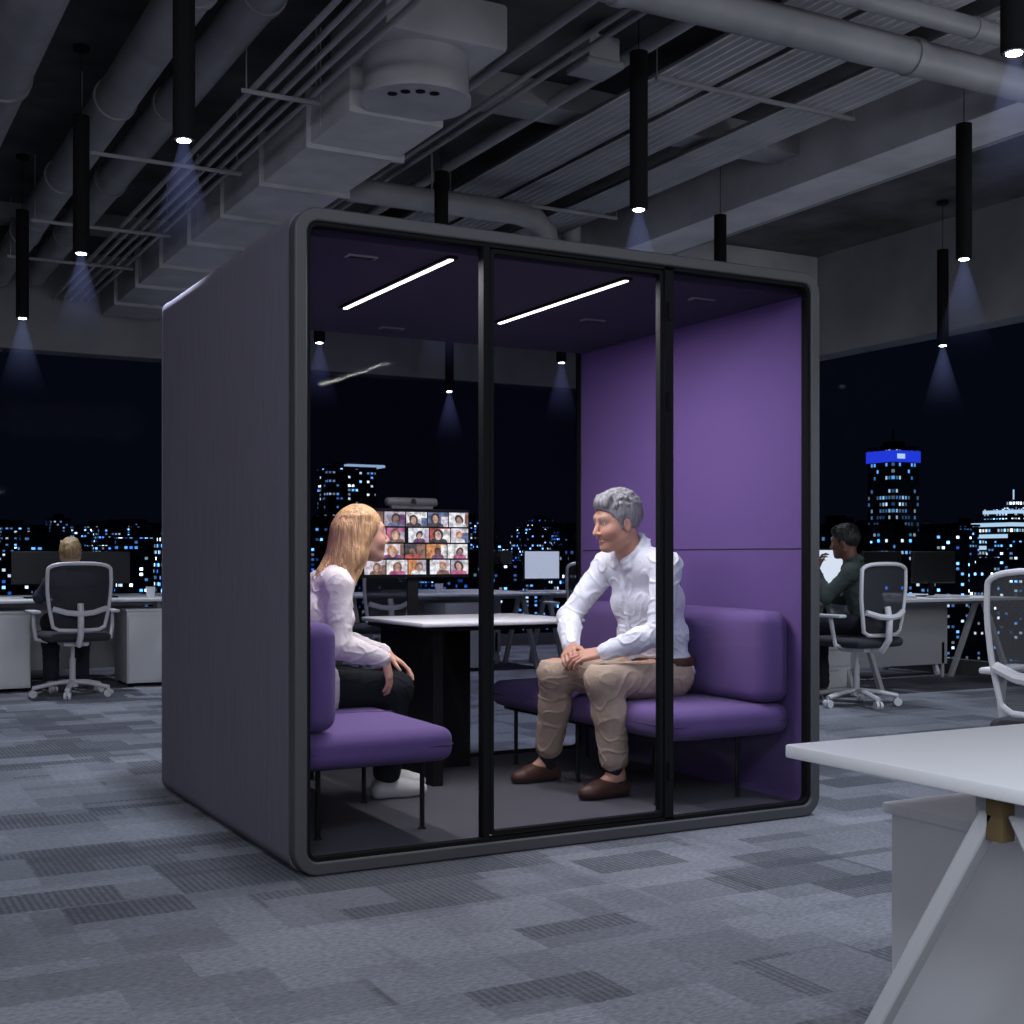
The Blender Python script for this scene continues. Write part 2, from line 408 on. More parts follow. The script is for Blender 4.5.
mb = MB(); mb.box((2.62, 2.3, 4.06), (2.84, 2.52, 4.22), bev=0.015); mb.box((2.6, 2.28, 4.03), (2.86, 2.54, 4.07), bev=0.01); mb.cyl((2.74, 2.42, 4.2), (2.74, 2.42, H-0.01), 0.02)
thing(mb, 'ceiling_unit', M['pipe'], 'small grey square box unit on the ceiling', 'ventilation unit')
mb = MB(); mb.box((4.45, 5.6, 3.6), (4.95, 6.2, 3.9), bev=0.02); mb.cyl((4.7, 5.95, 3.9), (4.7, 5.95, H-0.01), 0.08)
thing(mb, 'ceiling_unit', M['duct'], 'pale boxed air unit hung near the beam', 'ventilation unit')
for (u, z, r, a, b_) in ((2.25, 4.1, 0.03, -2, 8.1), (2.42, 4.05, 0.018, -2, 8.1), (2.52, 4.05, 0.018, -2, 8.1), (2.95, 4.15, 0.04, -2, 8.1), (-0.8, 4.05, 0.05, -2, 8.1), (5.85, 4.1, 0.05, -2, 6.3), (6.05, 4.1, 0.03, -2, 6.3)):
    round_pipe(u, z, r, a, b_, mt='pipe', collars=False, label='narrow dark service pipe under the ceiling', grp='narrow service pipes')
def corrugated(u0, u1, z, v0, v1):
    mb = MB(); n = 6; vs = []; xs = []
    wdt = (u1-u0)/n
    for i in range(n):
        x = u0+i*wdt
        xs += [(x, z), (x+wdt*0.3, z), (x+wdt*0.42, z+0.035), (x+wdt*0.88, z+0.035)]
    xs.append((u1, z))
    for x, zz in xs: vs += [(x, v0, zz), (x, v1, zz)]
    fs = [(2*i, 2*i+1, 2*i+3, 2*i+2) for i in range(len(xs)-1)]
    mb.add(vs, fs)
    o = thing(mb, 'corrugated_panel', M['panel'], 'pale corrugated metal ceiling panel', 'ceiling panel', group='corrugated ceiling panels')
    s = o.modifiers.new('solid', 'SOLIDIFY'); s.thickness = 0.006
corrugated(3.12, 3.52, 4.05, -1.5, 8.0); corrugated(3.58, 3.98, 4.05, -1.5, 8.0); corrugated(4.2, 4.6, 4.05, -1.5, 8.0)

# ------------------------------------------------------------------ pendants
def pendant():
    r = empty('pendant_lamp', (0, 0, 3.0))
    MB().cyl((0, 0, 0.01), (0, 0, 0.86), 0.050, seg=28).cyl((0, 0, 0), (0, 0, 0.012), 0.048, seg=28).obj('lamp_body', M['blackm'], r)
    MB().cyl((0, 0, -0.004), (0, 0, 0.001), 0.030, seg=24).obj('lamp_lens', M['lens'], r)
    MB().cyl((0, 0, 0.86), (0, 0, 1.295), 0.0025, seg=6).obj('cable', M['blackm'], r)
    MB().cyl((0, 0, 1.27), (0, 0, 1.298), 0.05, seg=20).obj('canopy', M['blackm'], r)
    ld = bpy.data.lights.new('pendant_light', 'SPOT'); ld.energy = 195; ld.spot_size = math.radians(84); ld.spot_blend = 0.9
    ld.color = (0.78, 0.84, 1.0); ld.shadow_soft_size = 0.04
    lo = bpy.data.objects.new('pendant_light', ld); COL.objects.link(lo); lo.parent = r; lo.location = (0, 0, -0.02)
    r['label'] = 'slim black cylindrical pendant lamp with glowing tip'; r['category'] = 'pendant lamp'; r['group'] = 'black pendant lamps'
    return r
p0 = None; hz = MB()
for i, js in ((0, (0, 1, 2)), (1, (-1, 0, 1, 2, 3)), (2, (0, 1, 2, 3)), (3, (1, 2, 3))):
    for j in js:
        loc = (0.05+2.49*i, 1.66+2.52*j, 3.0)
        if p0 is None: p0 = pendant(); p0.location = loc
        else: copy_thing(p0, loc)
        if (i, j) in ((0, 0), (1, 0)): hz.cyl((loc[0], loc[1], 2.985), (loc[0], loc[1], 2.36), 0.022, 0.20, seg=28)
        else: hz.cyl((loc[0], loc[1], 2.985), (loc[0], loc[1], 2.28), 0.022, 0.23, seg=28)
hm = bpy.data.materials.new('emissive_beam_glow'); hm.use_nodes = True; nt = hm.node_tree; nt.nodes.clear()  # self-glowing volume cones paint the lamp beams, no scattering haze
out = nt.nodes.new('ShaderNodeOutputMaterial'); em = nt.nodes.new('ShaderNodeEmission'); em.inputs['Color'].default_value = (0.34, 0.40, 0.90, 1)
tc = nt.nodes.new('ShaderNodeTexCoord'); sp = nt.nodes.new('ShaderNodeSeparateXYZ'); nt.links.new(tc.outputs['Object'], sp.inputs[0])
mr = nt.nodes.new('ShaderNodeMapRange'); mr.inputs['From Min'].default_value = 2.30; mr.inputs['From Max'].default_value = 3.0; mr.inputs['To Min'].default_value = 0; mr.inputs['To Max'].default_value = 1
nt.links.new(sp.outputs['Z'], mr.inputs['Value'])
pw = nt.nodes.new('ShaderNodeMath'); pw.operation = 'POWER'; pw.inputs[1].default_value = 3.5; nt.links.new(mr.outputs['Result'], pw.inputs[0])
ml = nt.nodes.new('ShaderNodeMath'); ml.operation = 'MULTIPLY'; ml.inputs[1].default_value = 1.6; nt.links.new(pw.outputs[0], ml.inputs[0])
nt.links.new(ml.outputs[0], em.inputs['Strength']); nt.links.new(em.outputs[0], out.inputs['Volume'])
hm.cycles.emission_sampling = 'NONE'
hz.obj('painted_beam_glow', hm, kind='stuff', label='faint bluish painted glow cones under the pendant lamps', category='light beam')

# ------------------------------------------------------------------ booth
W_, D_, HT = 2.335, 1.885, 2.305
booth = empty('meeting_booth', (0, 0, 0), label='freestanding glazed office meeting booth with felt sides and purple interior', category='meeting booth')
MB().ring(0.004, W_-0.004, 0.008, HT-0.004, 0.055, 0.024, 0.05, D_-0.02, seg=10).obj('outer_shell', M['felt'], booth)
MB().ring(0, W_, 0.002, HT, 0.088, 0.046, -0.02, 0.05, seg=12).obj('front_frame', M['frame'], booth, bevel=0.006)
MB().ring(0.002, W_-0.002, 0.004, HT-0.002, 0.055, 0.046, D_-0.02, D_, seg=12).obj('rear_frame', M['felt'], booth, bevel=0.004)
MB().ring(0.046, W_-0.046, 0.048, HT-0.046, 0.045, 0.014, -0.008, 0.03).obj('glazing_frame', M['blackm'], booth)
MB().ring(0.046, W_-0.046, 0.048, HT-0.046, 0.045, 0.018, D_-0.028, D_-0.005).obj('glazing_frame', M['blackm'], booth)
LZ = 2.22
MB().ring(0.028, W_-0.028, 0.034, HT-0.028, 0.040, 0.008, 0.051, D_-0.022, seg=10).obj('side_lining', M['purple'], booth)
MB().box((W_-0.0375, 0.06, 1.133), (W_-0.0345, D_-0.04, 1.139)).obj('panel_joint', M['purple_dark'], booth)
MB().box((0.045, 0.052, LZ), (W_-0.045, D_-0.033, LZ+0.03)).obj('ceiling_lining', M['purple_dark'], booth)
MB().box((0.045, 0.052, 0.022), (W_-0.045, D_-0.033, 0.048)).obj('booth_floor', mat('booth_carpet', (0.070, 0.069, 0.080), 0.95, bump=0.3, bscale=300), booth)
MB().box((0.730, -0.006, 0.055), (0.756, 0.035, HT-0.05)).obj('mullion', M['blackm'], booth)
MB().box((1.540, -0.008, 0.055), (1.582, 0.035, HT-0.05)).obj('mullion', M['blackm'], booth)
MB().box((0.055, 0.008, 0.06), (0.731, 0.016, HT-0.055)).obj('glass_pane', M['glass'], booth)
MB().box((1.581, 0.008, 0.06), (W_-0.055, 0.016, HT-0.055)).obj('glass_pane', M['glass'], booth)
MB().box((0.06, D_-0.020, 0.07), (W_-0.06, D_-0.012, HT-0.065)).obj('glass_pane', M['glassb'], booth)
door = MB().ring(0.760, 1.536, 0.070, HT-0.064, 0.013, 0.015, -0.003, 0.028).obj('door', M['blackm'], booth)
MB().box((0.772, 0.008, 0.083), (1.524, 0.016, HT-0.076)).obj('glass_pane', M['glass'], door)
mb = MB(); mb.cyl((0.80, -0.045, 1.1), (0.80, 0.0, 1.1), 0.012); mb.cyl((0.80, -0.055, 1.1), (0.80, -0.04, 1.1), 0.027, seg=28); mb.cyl((0.80, 0.02, 1.1), (0.80, 0.05, 1.1), 0.025, seg=28)
mb.obj('door_handle', M['black'], door)
for z in (0.25, 1.72, 2.08):
    MB().cyl((1.56, -0.014, z-0.035), (1.56, -0.014, z+0.035), 0.008).box((1.552, -0.014, z-0.035), (1.568, -0.006, z+0.035)).obj('hinge', M['blackm'], door)
for x in (0.65, 1.43):
    MB().box((x-0.022, 0.09, LZ-0.010), (x+0.022, 1.2, LZ)).obj('light_housing', M['blackm'], booth)
    MB().box((x-0.009, 0.10, LZ-0.014), (x+0.009, 1.19, LZ-0.009)).obj('light_strip', M['strip'], booth)
    ld = bpy.data.lights.new('booth_light', 'AREA'); ld.shape = 'RECTANGLE'; ld.size = 0.05; ld.size_y = 1.08; ld.energy = 24; ld.color = (1.0, 0.97, 0.97)
    lo = bpy.data.objects.new('booth_light', ld); COL.objects.link(lo); lo.parent = booth; lo.location = (x, 0.645, LZ-0.02)
def vent(x, y):
    mb = MB(); mb.box((x-0.06, y-0.025, LZ-0.008), (x+0.06, y+0.025, LZ), bev=0.003)
    for k in range(3): mb.box((x-0.05, y-0.016+k*0.013, LZ-0.010), (x+0.05, y-0.010+k*0.013, LZ-0.007), mi=1)
    mb.obj('air_vent', [M['pipe'], M['black']], booth)
vent(0.35, 0.25); vent(1.95, 0.3); vent(1.05, 1.6); vent(1.8, 0.95)
FL = 0.048

# ------------------------------------------------------------------ benches
def bench():
    r = empty('upholstered_bench')
    z0 = FL
    mb = MB(); mb.cushion((0.0, 0.0, 0.335), (0.63, 1.62, 0.460), 0.045, 0.012)
    mb.tube([(-0.002, 0.03, 0.395), (0.02, -0.004, 0.395), (0.60, -0.006, 0.395), (0.634, 0.03, 0.395), (0.636, 1.59, 0.395), (0.6, 1.624, 0.395), (0.02, 1.624, 0.395), (-0.002, 1.59, 0.395)], 0.004, seg=6, closed=True, mi=1)
    for y in (0.54, 1.08): mb.tube([(0.02, y, 0.467), (0.3, y, 0.4715), (0.6, y, 0.467), (0.64, y, 0.43), (0.645, y, 0.36)], 0.003, seg=6, mi=1)
    mb.obj('seat', [M['cushion'], M['seam']], r)
    mb = MB(); mb.cushion((0.0, 0.0, 0.475), (0.165, 1.62, 0.86), 0.05, 0.012)
    for y in (0.54, 1.08): mb.tube([(0.08, y, 0.87), (0.16, y, 0.83), (0.176, y, 0.67), (0.17, y, 0.5)], 0.003, seg=6, mi=1)
    mb.obj('backrest', [M['cushion'], M['seam']], r)
    mb = MB(); mb.box((0.03, 0.1, 0.32), (0.60, 1.52, 0.337)); mb.obj('seat_frame', M['blackm'], r)
    for x in (0.16, 0.585):
        for y in (0.2, 0.8, 1.45):
            MB().cyl((x, y, z0), (x, y, 0.33), 0.010, seg=14).cyl((x, y, z0), (x, y, z0+0.006), 0.016, seg=14).obj('leg', M['black'], r)
    r['category'] = 'bench'
    return r
b1 = bench(); b1.location = (0.050, 0.13, 0)
b1['label'] = 'purple upholstered bench with thin black legs, woman seated on it'
b2 = copy_thing(b1, (W_-0.040, 0.12+1.62, 0), math.pi); b2['label'] = 'purple upholstered bench with thin black legs, man seated on it'

# ------------------------------------------------------------------ booth table
tb = empty('meeting_table', (0, 0, 0), label='white topped booth table on a black central panel', category='table')
MB().box((0.97, 1.06, 0.782), (1.83, 1.80, 0.803), bev=0.008).obj('tabletop', M['white'], tb)
MB().box((1.00, 1.10, 0.760), (1.73, 1.78, 0.782)).obj('underframe', M['blackm'], tb)
MB().box((1.06, 1.14, FL), (1.11, 1.76, 0.760)).box((1.11, 1.60, FL), (1.48, 1.64, 0.760)).obj('table_leg', M['blackm'], tb)

# ------------------------------------------------------------------ display
def emat(name, c, s=1.0, vary=0.0):
    m = mat(name, (0.02, 0.02, 0.02), 0.3, emit=c, estr=s)
    if vary:
        nt = m.node_tree; b = _bsdf(m); tc = nt.nodes.new('ShaderNodeTexCoord'); n = nt.nodes.new('ShaderNodeTexNoise'); n.inputs['Scale'].default_value = 38; n.inputs['Detail'].default_value = 2
        nt.links.new(tc.outputs['Object'], n.inputs['Vector'])
        r = nt.nodes.new('ShaderNodeValToRGB'); r.color_ramp.elements[0].position = 0.38; r.color_ramp.elements[1].position = 0.62
        r.color_ramp.elements[0].color = tuple(x*(1-vary) for x in c)+(1,); r.color_ramp.elements[1].color = tuple(min(1, x*(1+vary*0.5)+0.03) for x in c)+(1,)
        nt.links.new(n.outputs['Fac'], r.inputs['Fac']); nt.links.new(r.outputs['Color'], b.inputs['Emission Color'])
    return m
pal = [(0.72, 0.66, 0.70), (0.50, 0.07, 0.05), (0.60, 0.24, 0.07), (0.10, 0.14, 0.26), (0.45, 0.40, 0.48), (0.16, 0.04, 0.15), (0.78, 0.76, 0.72), (0.03, 0.03, 0.04),
       (0.50, 0.29, 0.20), (0.22, 0.11, 0.07), (0.66, 0.42, 0.32), (0.025, 0.015, 0.015), (0.50, 0.10, 0.24), (0.80, 0.80, 0.86)]
pm = [emat('screen_colour_%d' % i, c, 1.25, 0.5) for i, c in enumerate(pal)]
disp = empty('wall_display', (0.95, 1.79, 0), label='flat screen showing a grid video call of small portraits', category='display')
MB().box((0, 0, 0.995), (0.62, 0.035, 1.345), bev=0.005).box((0.28, 0.02, 0.803), (0.34, 0.035, 1.0), bev=0.004).obj('bezel', M['blackm'], disp)
mb = MB(); cols, rows = 5, 4
tw, th_ = 0.60/cols, 0.325/rows
bgs = [0, 6, 2, 13, 4, 1, 0, 7, 2, 6, 3, 12, 13, 1, 0, 5, 4, 6, 3, 13]
rs_ = random.Random(11)
for j in range(rows):
    rowoff = (0.0, -0.02, 0.0, -0.012)[j]
    for i in range(cols):
        x0 = 0.03+i*tw+rowoff+0.004; z0 = 1.007+j*th_+0.005; x1 = min(x0+tw-rs_.choice([0.006, 0.006, 0.022]), 0.612); z1 = z0+th_-0.008
        if (i, j) in ((0, 1),): continue
        bg = bgs[j*5+i]; y = -0.001
        mb.add([(x0, y, z0), (x1, y, z0), (x1, y, z1), (x0, y, z1)], [(0, 1, 2, 3)], bg)
        xs_ = rs_.uniform(0.45, 0.85)*(x1-x0)+x0; zz = z1-rs_.uniform(0, 0.03); mb.add([(xs_, y-0.0004, z0), (x1, y-0.0004, z0), (x1, y-0.0004, zz), (xs_, y-0.0004, zz)], [(0, 1, 2, 3)], rs_.choice([3, 4, 5, 9, 6, 0]))
        s_ = rs_.uniform(0.9, 1.6)
        cx = (x0+x1)/2+rs_.uniform(-0.02, 0.016); rr = 0.0155*s_; hzz = z0+(z1-z0)*rs_.uniform(0.42, 0.56)
        cl = rs_.choice([1, 3, 7, 12, 13, 5, 9])
        n = 14
        cz = lambda q: max(min(q, z1), z0)
        cxx = lambda q: max(min(q, x1), x0)
        tilt = rs_.uniform(-0.3, 0.3)
        pts = [(cxx(cx+rr*1.2*math.cos(2*math.pi*k/n)+tilt*rr*math.sin(2*math.pi*k/n)), y-0.0008, cz(hzz+0.003+rr*1.25*math.sin(2*math.pi*k/n))) for k in range(n)]
        mb.add(pts, [tuple(range(n))], rs_.choice([11, 9, 2, 11]))
        sh = [(cx-0.034*s_, y-0.0012, z0), (cx+0.034*s_, y-0.0012, z0), (cx+0.03*s_, y-0.0012, z0+0.014), (cx+0.013*s_, y-0.0012, z0+0.022), (cx-0.013*s_, y-0.0012, z0+0.022), (cx-0.03*s_, y-0.0012, z0+0.014)]
        sh = [(cxx(a), b, c) for a, b, c in sh]
        mb.add(sh, [tuple(range(6))], cl)
        pts = [(cxx(cx+rr*0.72*math.cos(2*math.pi*k/n)+tilt*rr*0.8*math.sin(2*math.pi*k/n)), y-0.0016, cz(hzz-0.002+rr*0.95*math.sin(2*math.pi*k/n))) for k in range(n)]
        mb.add(pts, [tuple(range(n))], rs_.choice([8, 10, 10, 9]))
mb.obj('screen', pm, disp)
vr = empty('video_bar', (1.10, 1.775, 1.357), label='grey conference camera bar mounted on top of the screen', category='camera')
MB().box((0, 0, 0), (0.29, 0.05, 0.045), bev=0.02, seg=4).box((0.03, 0.01, -0.012), (0.26, 0.04, 0.004)).obj('housing', mat('video_bar_grey', (0.05, 0.05, 0.056), 0.6), vr)
MB().cyl((0.145, -0.006, 0.024), (0.145, 0.004, 0.024), 0.014, seg=24).obj('lens', M['black'], vr)

# ------------------------------------------------------------------ SDF people
class SDF:
    def __init__(s): s.p = []
    def cap(s, a, b, ra, rb=None, k=0.02, sub=False):
        s.p.append(('c', np.array(a, float), np.array(b, float), ra, ra if rb is None else rb, k, sub)); return s
    def ell(s, c, r, R=None, k=0.02, sub=False):
        s.p.append(('e', np.array(c, float), np.array(r, float), np.eye(3) if R is None else np.array(R), None, k, sub)); return s
    def mesh(s, h, clipfn=None):
        lo = np.full(3, 1e9); hi = np.full(3, -1e9)
        def bb(p):
            if p[0] == 'c': r = max(p[3], p[4]); return np.minimum(p[1], p[2])-r, np.maximum(p[1], p[2])+r
            r = p[2].max(); return p[1]-r, p[1]+r
        for p in s.p:
            if p[6]: continue
            a, b = bb(p); lo = np.minimum(lo, a); hi = np.maximum(hi, b)
        lo -= 0.03; hi += 0.03
        n = np.ceil((hi-lo)/h).astype(int)+1
        F = np.full(n, 0.1, np.float32)
        ax = [lo[i]+h*np.arange(n[i]) for i in range(3)]
        for p in s.p:
            a, b = bb(p); m = 0.025+p[5]
            i0 = np.maximum(((a-m-lo)/h).astype(int), 0); i1 = np.minimum(((b+m-lo)/h).astype(int)+2, n)
            if (i1 <= i0).any(): continue
            X = ax[0][i0[0]:i1[0], None, None]; Y = ax[1][None, i0[1]:i1[1], None]; Z = ax[2][None, None, i0[2]:i1[2]]
            if p[0] == 'c':
                A, B = p[1], p[2]; d = B-A; L = max(d@d, 1e-12)
                t = np.clip(((X-A[0])*d[0]+(Y-A[1])*d[1]+(Z-A[2])*d[2])/L, 0, 1)
                D = np.sqrt((X-A[0]-t*d[0])**2+(Y-A[1]-t*d[1])**2+(Z-A[2]-t*d[2])**2)-(p[3]+(p[4]-p[3])*t)
            else:
                R = p[3]; x = X-p[1][0]; y = Y-p[1][1]; z = Z-p[1][2]
                q = [x*R[0, i]+y*R[1, i]+z*R[2, i] for i in range(3)]
                k0 = np.sqrt(sum((q[i]/p[2][i])**2 for i in range(3)))
                k1 = np.sqrt(sum((q[i]/p[2][i]**2)**2 for i in range(3)))+1e-9
                D = k0*(k0-1)/k1
            G = F[i0[0]:i1[0], i0[1]:i1[1], i0[2]:i1[2]]; k = p[5]
            if p[6]:
                D = -D; hh = np.maximum(k-np.abs(G-D), 0)/k; G[...] = np.maximum(G, D)+hh*hh*k/4
            else:
                hh = np.maximum(k-np.abs(G-D), 0)/k; G[...] = np.minimum(G, D)-hh*hh*k/4
        if clipfn is not None:
            C = clipfn(ax[0][:, None, None], ax[1][None, :, None], ax[2][None, None, :])
            F = np.maximum(F, C).astype(np.float32)
        return snet(F, lo, h)
def snet(F, org, h):
    Sg = F < 0
    off = [(a, b, c) for a in (0, 1) for b in (0, 1) for c in (0, 1)]
    n = np.array(F.shape)
    cnt = np.zeros(n-1, np.int8)
    for a, b, c in off: cnt += Sg[a:n[0]-1+a, b:n[1]-1+b, c:n[2]-1+c]
    act = (cnt > 0) & (cnt < 8)
    idx = np.argwhere(act); ids = np.full(act.shape, -1, np.int64); ids[act] = np.arange(len(idx))
    vals = {o: F[idx[:, 0]+o[0], idx[:, 1]+o[1], idx[:, 2]+o[2]].astype(float) for o in off}
    acc = np.zeros((len(idx), 3)); c = np.zeros(len(idx))
    for o in off:
        for ax in range(3):
            if o[ax] == 0:
                o2 = list(o); o2[ax] = 1; o2 = tuple(o2)
                v0, v1 = vals[o], vals[o2]; mk = (v0 < 0) != (v1 < 0)
                t = np.where(mk, v0/np.where(mk, v0-v1, 1), 0)
                P = np.tile(np.array(o, float), (len(idx), 1)); P[:, ax] = t
                acc[mk] += P[mk]; c[mk] += 1
    V = org+h*(idx+acc/c[:, None])
    quads = []
    for ax in range(3):
        u, v = (ax+1) % 3, (ax+2) % 3
        sl0 = [slice(None)]*3; sl1 = [slice(None)]*3
        sl0[ax] = slice(0, -1); sl1[ax] = slice(1, None)
        A = Sg[tuple(sl0)]; B = Sg[tuple(sl1)]
        E = np.argwhere(A != B)
        E = E[(E[:, u] > 0) & (E[:, v] > 0) & (E[:, u] < n[u]-1) & (E[:, v] < n[v]-1)]
        ins = A[E[:, 0], E[:, 1], E[:, 2]]
        def g(du, dv):
            e = E.copy(); e[:, u] += du; e[:, v] += dv; return ids[e[:, 0], e[:, 1], e[:, 2]]
        q = np.stack([g(-1, -1), g(0, -1), g(0, 0), g(-1, 0)], 1)
        q[~ins] = q[~ins][:, ::-1]
        quads.append(q)
    return V, np.concatenate(quads)
def smooth_mesh(V, Q, it=1, lam=0.5):
    for _ in range(it):
        acc = np.zeros_like(V); c = np.zeros(len(V))
        for a, b in ((0, 1), (1, 2), (2, 3), (3, 0)):
            np.add.at(acc, Q[:, a], V[Q[:, b]]); np.add.at(c, Q[:, a], 1)
            np.add.at(acc, Q[:, b], V[Q[:, a]]); np.add.at(c, Q[:, b], 1)
        V = V+lam*(acc/np.maximum(c, 1)[:, None]-V)
    return V
def sdf_obj(name, sdf, h, material, parent, base, color, spots=(), colfn=None, disp=None, it=1, clipfn=None):
    V, Q = sdf.mesh(h, clipfn)
    V = smooth_mesh(V, Q, it)
    me = bpy.data.meshes.new(name); me.from_pydata((V-base).tolist(), [], Q.tolist()); me.update()
    if disp is not None:
        N = np.zeros(len(V)*3); me.vertices.foreach_get('normal', N); N = N.reshape(-1, 3)
        d = np.array([disp(v) for v in V]); V = V+N*d[:, None]
        me.vertices.foreach_set('co', (V-base).astype(np.float32).ravel()); me.update()
    C = np.tile(np.array(list(color)+[1.0]), (len(V), 1))
    if colfn is not None: C[:, :3] = colfn(V, C[:, :3])
    for c, r, colr, soft in spots:
        d = np.linalg.norm(V-np.array(c), axis=1); w_ = np.clip((r-d)/max(soft, 1e-4), 0, 1)[:, None]
        C[:, :3] = C[:, :3]*(1-w_)+np.array(colr)*w_
    a = me.color_attributes.new('Col', 'FLOAT_COLOR', 'POINT'); a.data.foreach_set('color', C.astype(np.float32).ravel())
    me.materials.append(material); me.polygons.foreach_set('use_smooth', [True]*len(me.polygons))
    o = bpy.data.objects.new(name, me); COL.objects.link(o)
    if parent: o.parent = parent
    return o
def vn(a): a = np.array(a, float); return a/np.linalg.norm(a)
def hand(s, wr, d, n, thumb, sc=1.0, curl=0.6, hf=0.0):
    wr = np.array(wr, float); d = vn(d); n = np.array(n, float); n = vn(n-d*(n@d)); sd = np.cross(d, n)*thumb
    offs = (0.031, 0.0105, -0.0105, -0.030); kd = (0.086, 0.090, 0.085, 0.077); ln = ((0.040, 0.025, 0.020), (0.044, 0.028, 0.021), (0.041, 0.026, 0.020), (0.032, 0.020, 0.018))
    for q in range(4):
        k = wr+(d*kd[q]+sd*offs[q])*sc
        s.cap(wr+sd*offs[q]*0.6*sc+d*0.012, k, 0.0155*sc, 0.0112*sc, k=0.008)
        p = k; a = 0.0
        for e in range(3):
            a += curl*(0.55, 0.85, 0.6)[e]*(1+0.08*q)
            dr = d*math.cos(a)-n*math.sin(a)+sd*offs[q]*3.0*(1-e*0.3)
            p2 = p+vn(dr)*ln[q][e]*sc
            s.cap(p, p2, (0.0092-0.0007*e)*sc, (0.0086-0.0008*e)*sc, k=0.003); p = p2
    t0 = wr+(d*0.018+sd*0.020-n*0.004)*sc; t1 = t0+(d*0.034+sd*0.028-n*0.010)*sc; t2 = t1+vn(d*0.8+sd*0.35-n*0.35)*0.034*sc; t3 = t2+vn(d*0.9-n*0.3)*0.026*sc
    s.cap(t0, t1, 0.0165*sc, 0.0125*sc, k=0.01); s.cap(t1, t2, 0.0115*sc, 0.0100*sc, k=0.004); s.cap(t2, t3, 0.0098*sc, 0.0078*sc, k=0.003)
def head(s, c, f, up=(0, 0, 1), sc=1.0, fem=False):
    f = vn(f); up = np.array(up, float); up = vn(up-f*(up@f)); l = np.cross(up, f)
    R = np.stack([f, l, up], 1); c = np.array(c, float)
    T = lambda x, y, z: c+R@(np.array([x, y, z])*sc)
    e = lambda p, r, k=0.02, sub=False: s.ell(T(*p), np.array(r)*sc, R, k, sub)
    e((-0.012, 0, 0.035), (0.098, 0.076, 0.098))
    e((0.030, 0, -0.030), (0.060, 0.060, 0.078), 0.04)
    for sg in (-1, 1):
        s.cap(T(0.0, sg*0.052, -0.052), T(0.062, sg*0.016, -0.088), 0.018*sc, 0.016*sc, 0.03)
        e((0.064, sg*0.036, -0.022), (0.025, 0.023, 0.022), 0.03)
    e((0.074, 0, -0.088), (0.020, 0.024, 0.018), 0.02)
    s.cap(T(0.074, -0.030, 0.036), T(0.074, 0.030, 0.036), 0.018*sc, 0.018*sc, 0.02)
    for sg in (-1, 1):
        e((0.098, sg*0.030, 0.012), (0.016, 0.018, 0.013), 0.010, True)
        e((0.0745, sg*0.031, 0.012), (0.0135, 0.0135, 0.0125), 0.003)
        s.cap(T(0.0835, sg*0.018, 0.0215), T(0.079, sg*0.045, 0.0195), 0.0035*sc, 0.003*sc, 0.004)
        e((-0.004, sg*0.076, -0.004), (0.018, 0.009, 0.031), 0.008)
        e((0.000, sg*0.085, -0.002), (0.009, 0.006, 0.018), 0.004, True)
    s.cap(T(0.089, 0, 0.022), T(0.114, 0, -0.022), 0.0075*sc, 0.0105*sc, 0.010)
    for sg in (-1, 1): e((0.101, sg*0.011, -0.026), (0.010, 0.008, 0.0075), 0.006)
    for sg in (-1, 1):
        s.cap(T(0.084, sg*0.024, -0.0490), T(0.0945, 0, -0.0495), 0.0045*sc, 0.0065*sc, 0.006)
        s.cap(T(0.083, sg*0.019, -0.0600), T(0.0925, 0, -0.0650), 0.0045*sc, 0.007*sc, 0.006)
        s.cap(T(0.088, sg*0.026, -0.026), T(0.078, sg*0.038, -0.050), 0.004*sc, 0.003*sc, 0.012)
    return T, R
def head_spots(T, sc, lip, brow, iris):
    sp = []
    for sg in (-1, 1):
        sp.append((T(0.084, sg*0.031, 0.012), 0.0105*sc, (0.7, 0.68, 0.66), 0.003))
        sp.append((T(0.088, sg*0.031, 0.012), 0.0060*sc, iris, 0.002))
        for q in range(5):
            sp.append((T(0.092-0.002*q, sg*(0.014+q*0.009), 0.036+0.002*min(q, 3)-(0.002 if q == 4 else 0)), 0.008*sc, brow, 0.004))
    for x, z in ((0, -0.050), (0.009, -0.050), (-0.009, -0.050), (0.019, -0.050), (-0.019, -0.050), (0, -0.064), (0.009, -0.063), (-0.009, -0.063), (0.017, -0.060), (-0.017, -0.060), (0.024, -0.052), (-0.024, -0.052)):
        sp.append((T(0.095-abs(x)*0.40, x, z), 0.0075*sc, lip, 0.004))
    for x in (-0.015, -0.010, -0.005, 0, 0.005, 0.010, 0.015): sp.append((T(0.092-abs(x)*0.3, x, -0.0565), 0.0058*sc, (0.78, 0.75, 0.71), 0.002))
    return sp
def wrinkle(amp, f=9.0):
    def fn(v):
        a = noise.noise(Vector((v[0]*f, v[1]*f, v[2]*f*0.7)))
        q = 0.5*noise.noise(Vector((v[0]*3, v[1]*3, v[2]*3)))
        b = abs(noise.noise(Vector((v[0]*f*1.3+5+q*3, v[1]*f*1.3, v[2]*f*1.7+q*6))))
        c = abs(noise.noise(Vector((v[0]*f*3+q*5, v[1]*f*3+9, v[2]*f*3.4))))
        return amp*(a*0.35+max(0, 0.16-b)*4.5+max(0, 0.12-c)*1.6-0.2)
    return fn
